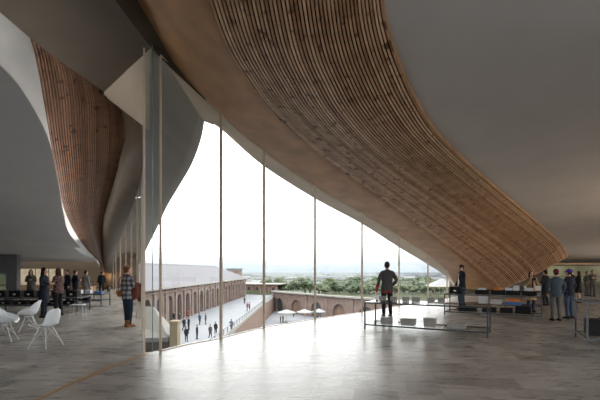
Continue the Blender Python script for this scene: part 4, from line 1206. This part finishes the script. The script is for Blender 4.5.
# left displays
T5 = frame_table('long dark table with two rows of black cases at far left', (-11.7,15.0), 0.0, 3.35, .9, .56, .26, M['steel'], False)
for i in range(6):
    case(['black case on top at the very left end of the left table','black case on top, second from the left of the left table','black case on top, third from the left, below the lit green showcase','black case on top before the dark grey pier','black case on top left of the long navy coat','black case on top right of the long navy coat'][i], T5, .30+i*.54, .35, .572, (.38+.05*(i%2),.3,.25), True, 'black cases on top of the left table')
for i in range(5):
    case(['black case under the left end of the left table','black case under the left table, second from the left','black case under the left table, below the grey pier','black case under the left table, beside the long navy coat','black case under the right end of the left table'][i], T5, .45+i*.62, .3, .26+.0175+.012, (.44,.3,.16), True, 'black cases under the left table')
T6 = frame_table('low dark table with white boxes right of the left crowd', (-9.9,17.4), 0.0, 1.25, .8, .55, .26, M['steel'], False)
for i,x in enumerate((.14,.55)):
    box_thing(['white box at the left end of the low table beside the mottled top','white box in the middle of the low table below the grey coat'][i], (-9.9+x,17.7,.562), 0, (.24,.2,.16), M['whitebox'], group='white boxes on the left low table')
box_thing('flat blue box at the right end of the low table', (-9.9+1.0,17.7,.562), 0, (.36,.24,.09), M['blue'])
case('black case on the shelf of the low table with white boxes', T6, .35, .25, .26+.0175+.012, (.5,.3,.17), True)
rk = thing('clothes_rail', 'thin dark upright rail frame right of the long grey coat', 'rail', onfloor(94,300), 0)
for x in (-.45,.0): MB().box((x,0,.5), (.03,.03,1.0)).build('upright', M['steel'], rk)
MB().box((-.225,0,1.0), (.48,.03,.03)).build('bar', M['steel'], rk); MB().box((-.225,0,.35), (.45,.03,.03)).build('bar', M['steel'], rk)
st = thing('stool', 'small white wire stool beside the woman in mottled top', 'stool', onfloor(78,317.5), .2)
for x in (-.2,.2):
    for y in (-.18,.18): MB().tube([(x,y,0),(x*.92,y*.92,.42)], .012, 6).build('leg', M['wire'], st)
MB().box((0,0,.43), (.42,.38,.02)).build('seat', M['shell'], st, bevel=.006)
mb = MB()
for x in (-.195,.195): mb.bar((x,-.17,.12),(x,.17,.12),.012)
mb.build('stretcher', M['wire'], st)

# counter at the foot of the left volume
p = at(97, 289, 31); ct = thing('counter', 'low warm-lit wooden counter at the foot of the left timber volume', 'counter', (p.x,28.5,0))
MB().box((0,0,.2), (2.0,.6,.4)).build('body', M['tan'], ct); MB().box((0,0,.42), (2.1,.7,.04)).build('top', M['tan'], ct)

# ------------------------------------------------------------------ shell chairs
def shell_chair(label, loc, yaw, arms=False):
    t = thing('shell_chair', label, 'chair', loc, yaw, 'white shell chairs')
    rows = []
    # profile from seat front edge to top of back (local +Y forward)
    prof = [(.235,.405,.20),(.22,.435,.215),(.13,.425,.225),(.0,.412,.225),(-.11,.425,.22),(-.18,.47,.215),(-.215,.56,.21),(-.245,.66,.20),(-.27,.75,.17),(-.28,.80,.10)]
    for k_, (y,z_,w_) in enumerate(prof):
        r = []
        for i in range(25):
            u = -1+i/12.0; aw_ = (0,.2,.65,1,1,.95,.75,.4,.1,0)[k_]
            lift = (.05 if k_ < 5 else 0)*u*u + (.16*aw_*u**4 if arms else 0)
            fwd = (.07*u*u if k_ >= 5 else 0)+(.09*aw_*u**4 if arms and k_ >= 4 else 0)
            ww = w_*(1+.2*aw_ if arms else 1)
            r.append(V((ww*u, y+fwd, z_+lift)))
        rows.append(r)
    rr_ = [crv(list(c), 28) for c in zip(*rows)]
    o = MB().grid([list(c) for c in zip(*rr_)]).build('shell', M['shell'], t, smooth=True)
    s = o.modifiers.new('solid','SOLIDIFY'); s.thickness = .012
    for sx in (-1,1):
        for sy in (-1,1):
            MB().tube([(sx*.10,sy*.07,.405),(sx*.235,sy*.21,.0)], [.009,.009], 8).build('leg', M['wire'], t, smooth=True)
    mb = MB()
    for sx in (-1,1):
        mb.bar((sx*.10,.07,.40),(sx*.20,-.17,.11),.008); mb.bar((sx*.10,-.07,.40),(sx*.20,.17,.11),.008)
    for sy in (-1,1): mb.bar((.15,sy*.12,.26),(-.15,sy*.12,.26),.008)
    for sx in (-1,1): mb.bar((sx*.12,-.1,.39),(sx*.12,.1,.39),.012)
    mb.build('wire_brace', M['wire'], t)
    return t
p = onfloor(46, 346.5); shell_chair('pale shell chair facing left, nearest of the white chairs', (p.x,p.y,0), math.radians(80))
p = onfloor(29, 331); shell_chair('white shell armchair with rounded back, just left of the nearest chair', (p.x,p.y,0), math.radians(120), True)
p = onfloor(4, 341); shell_chair('white shell armchair at the far left edge, beside the rounded one', (p.x,p.y,0), math.radians(-70), True)

# ------------------------------------------------------------------ camera, sky, view
cd = bpy.data.cameras.new('camera'); cam = bpy.data.objects.new('camera', cd); C.objects.link(cam)
cam.location = (0,0,EYE); cam.rotation_euler = (PI/2,0,0)
cd.sensor_width = 36; cd.lens = 24; cd.shift_y = 70/600; cd.clip_end = 6000
bpy.context.scene.camera = cam
w = bpy.data.worlds.new('sky'); bpy.context.scene.world = w; w.use_nodes = True
N = w.node_tree.nodes; L = w.node_tree.links
bg = N['Background']
tc = N.new('ShaderNodeTexCoord'); sp = N.new('ShaderNodeSeparateXYZ'); L.new(tc.outputs['Generated'], sp.inputs[0])
cr = N.new('ShaderNodeValToRGB'); e = cr.color_ramp.elements
e[0].position = 0.0; e[0].color = (.19,.22,.25,1); e[1].position = .06; e[1].color = (1,1,1,1)
e2 = e.new(.022); e2.color = (.27,.285,.30,1)
L.new(sp.outputs['Z'], cr.inputs['Fac']); L.new(cr.outputs['Color'], bg.inputs['Color'])
bg.inputs['Strength'].default_value = 4.9
vs = bpy.context.scene.view_settings
vs.view_transform = 'Standard'; vs.look = 'None'; vs.gamma = 1; vs.exposure = 0.0; vs.use_curve_mapping = False
cy = bpy.context.scene.cycles
cy.max_bounces = 10; cy.diffuse_bounces = 6; cy.glossy_bounces = 4; cy.transparent_max_bounces = 24; cy.sample_clamp_indirect = 6
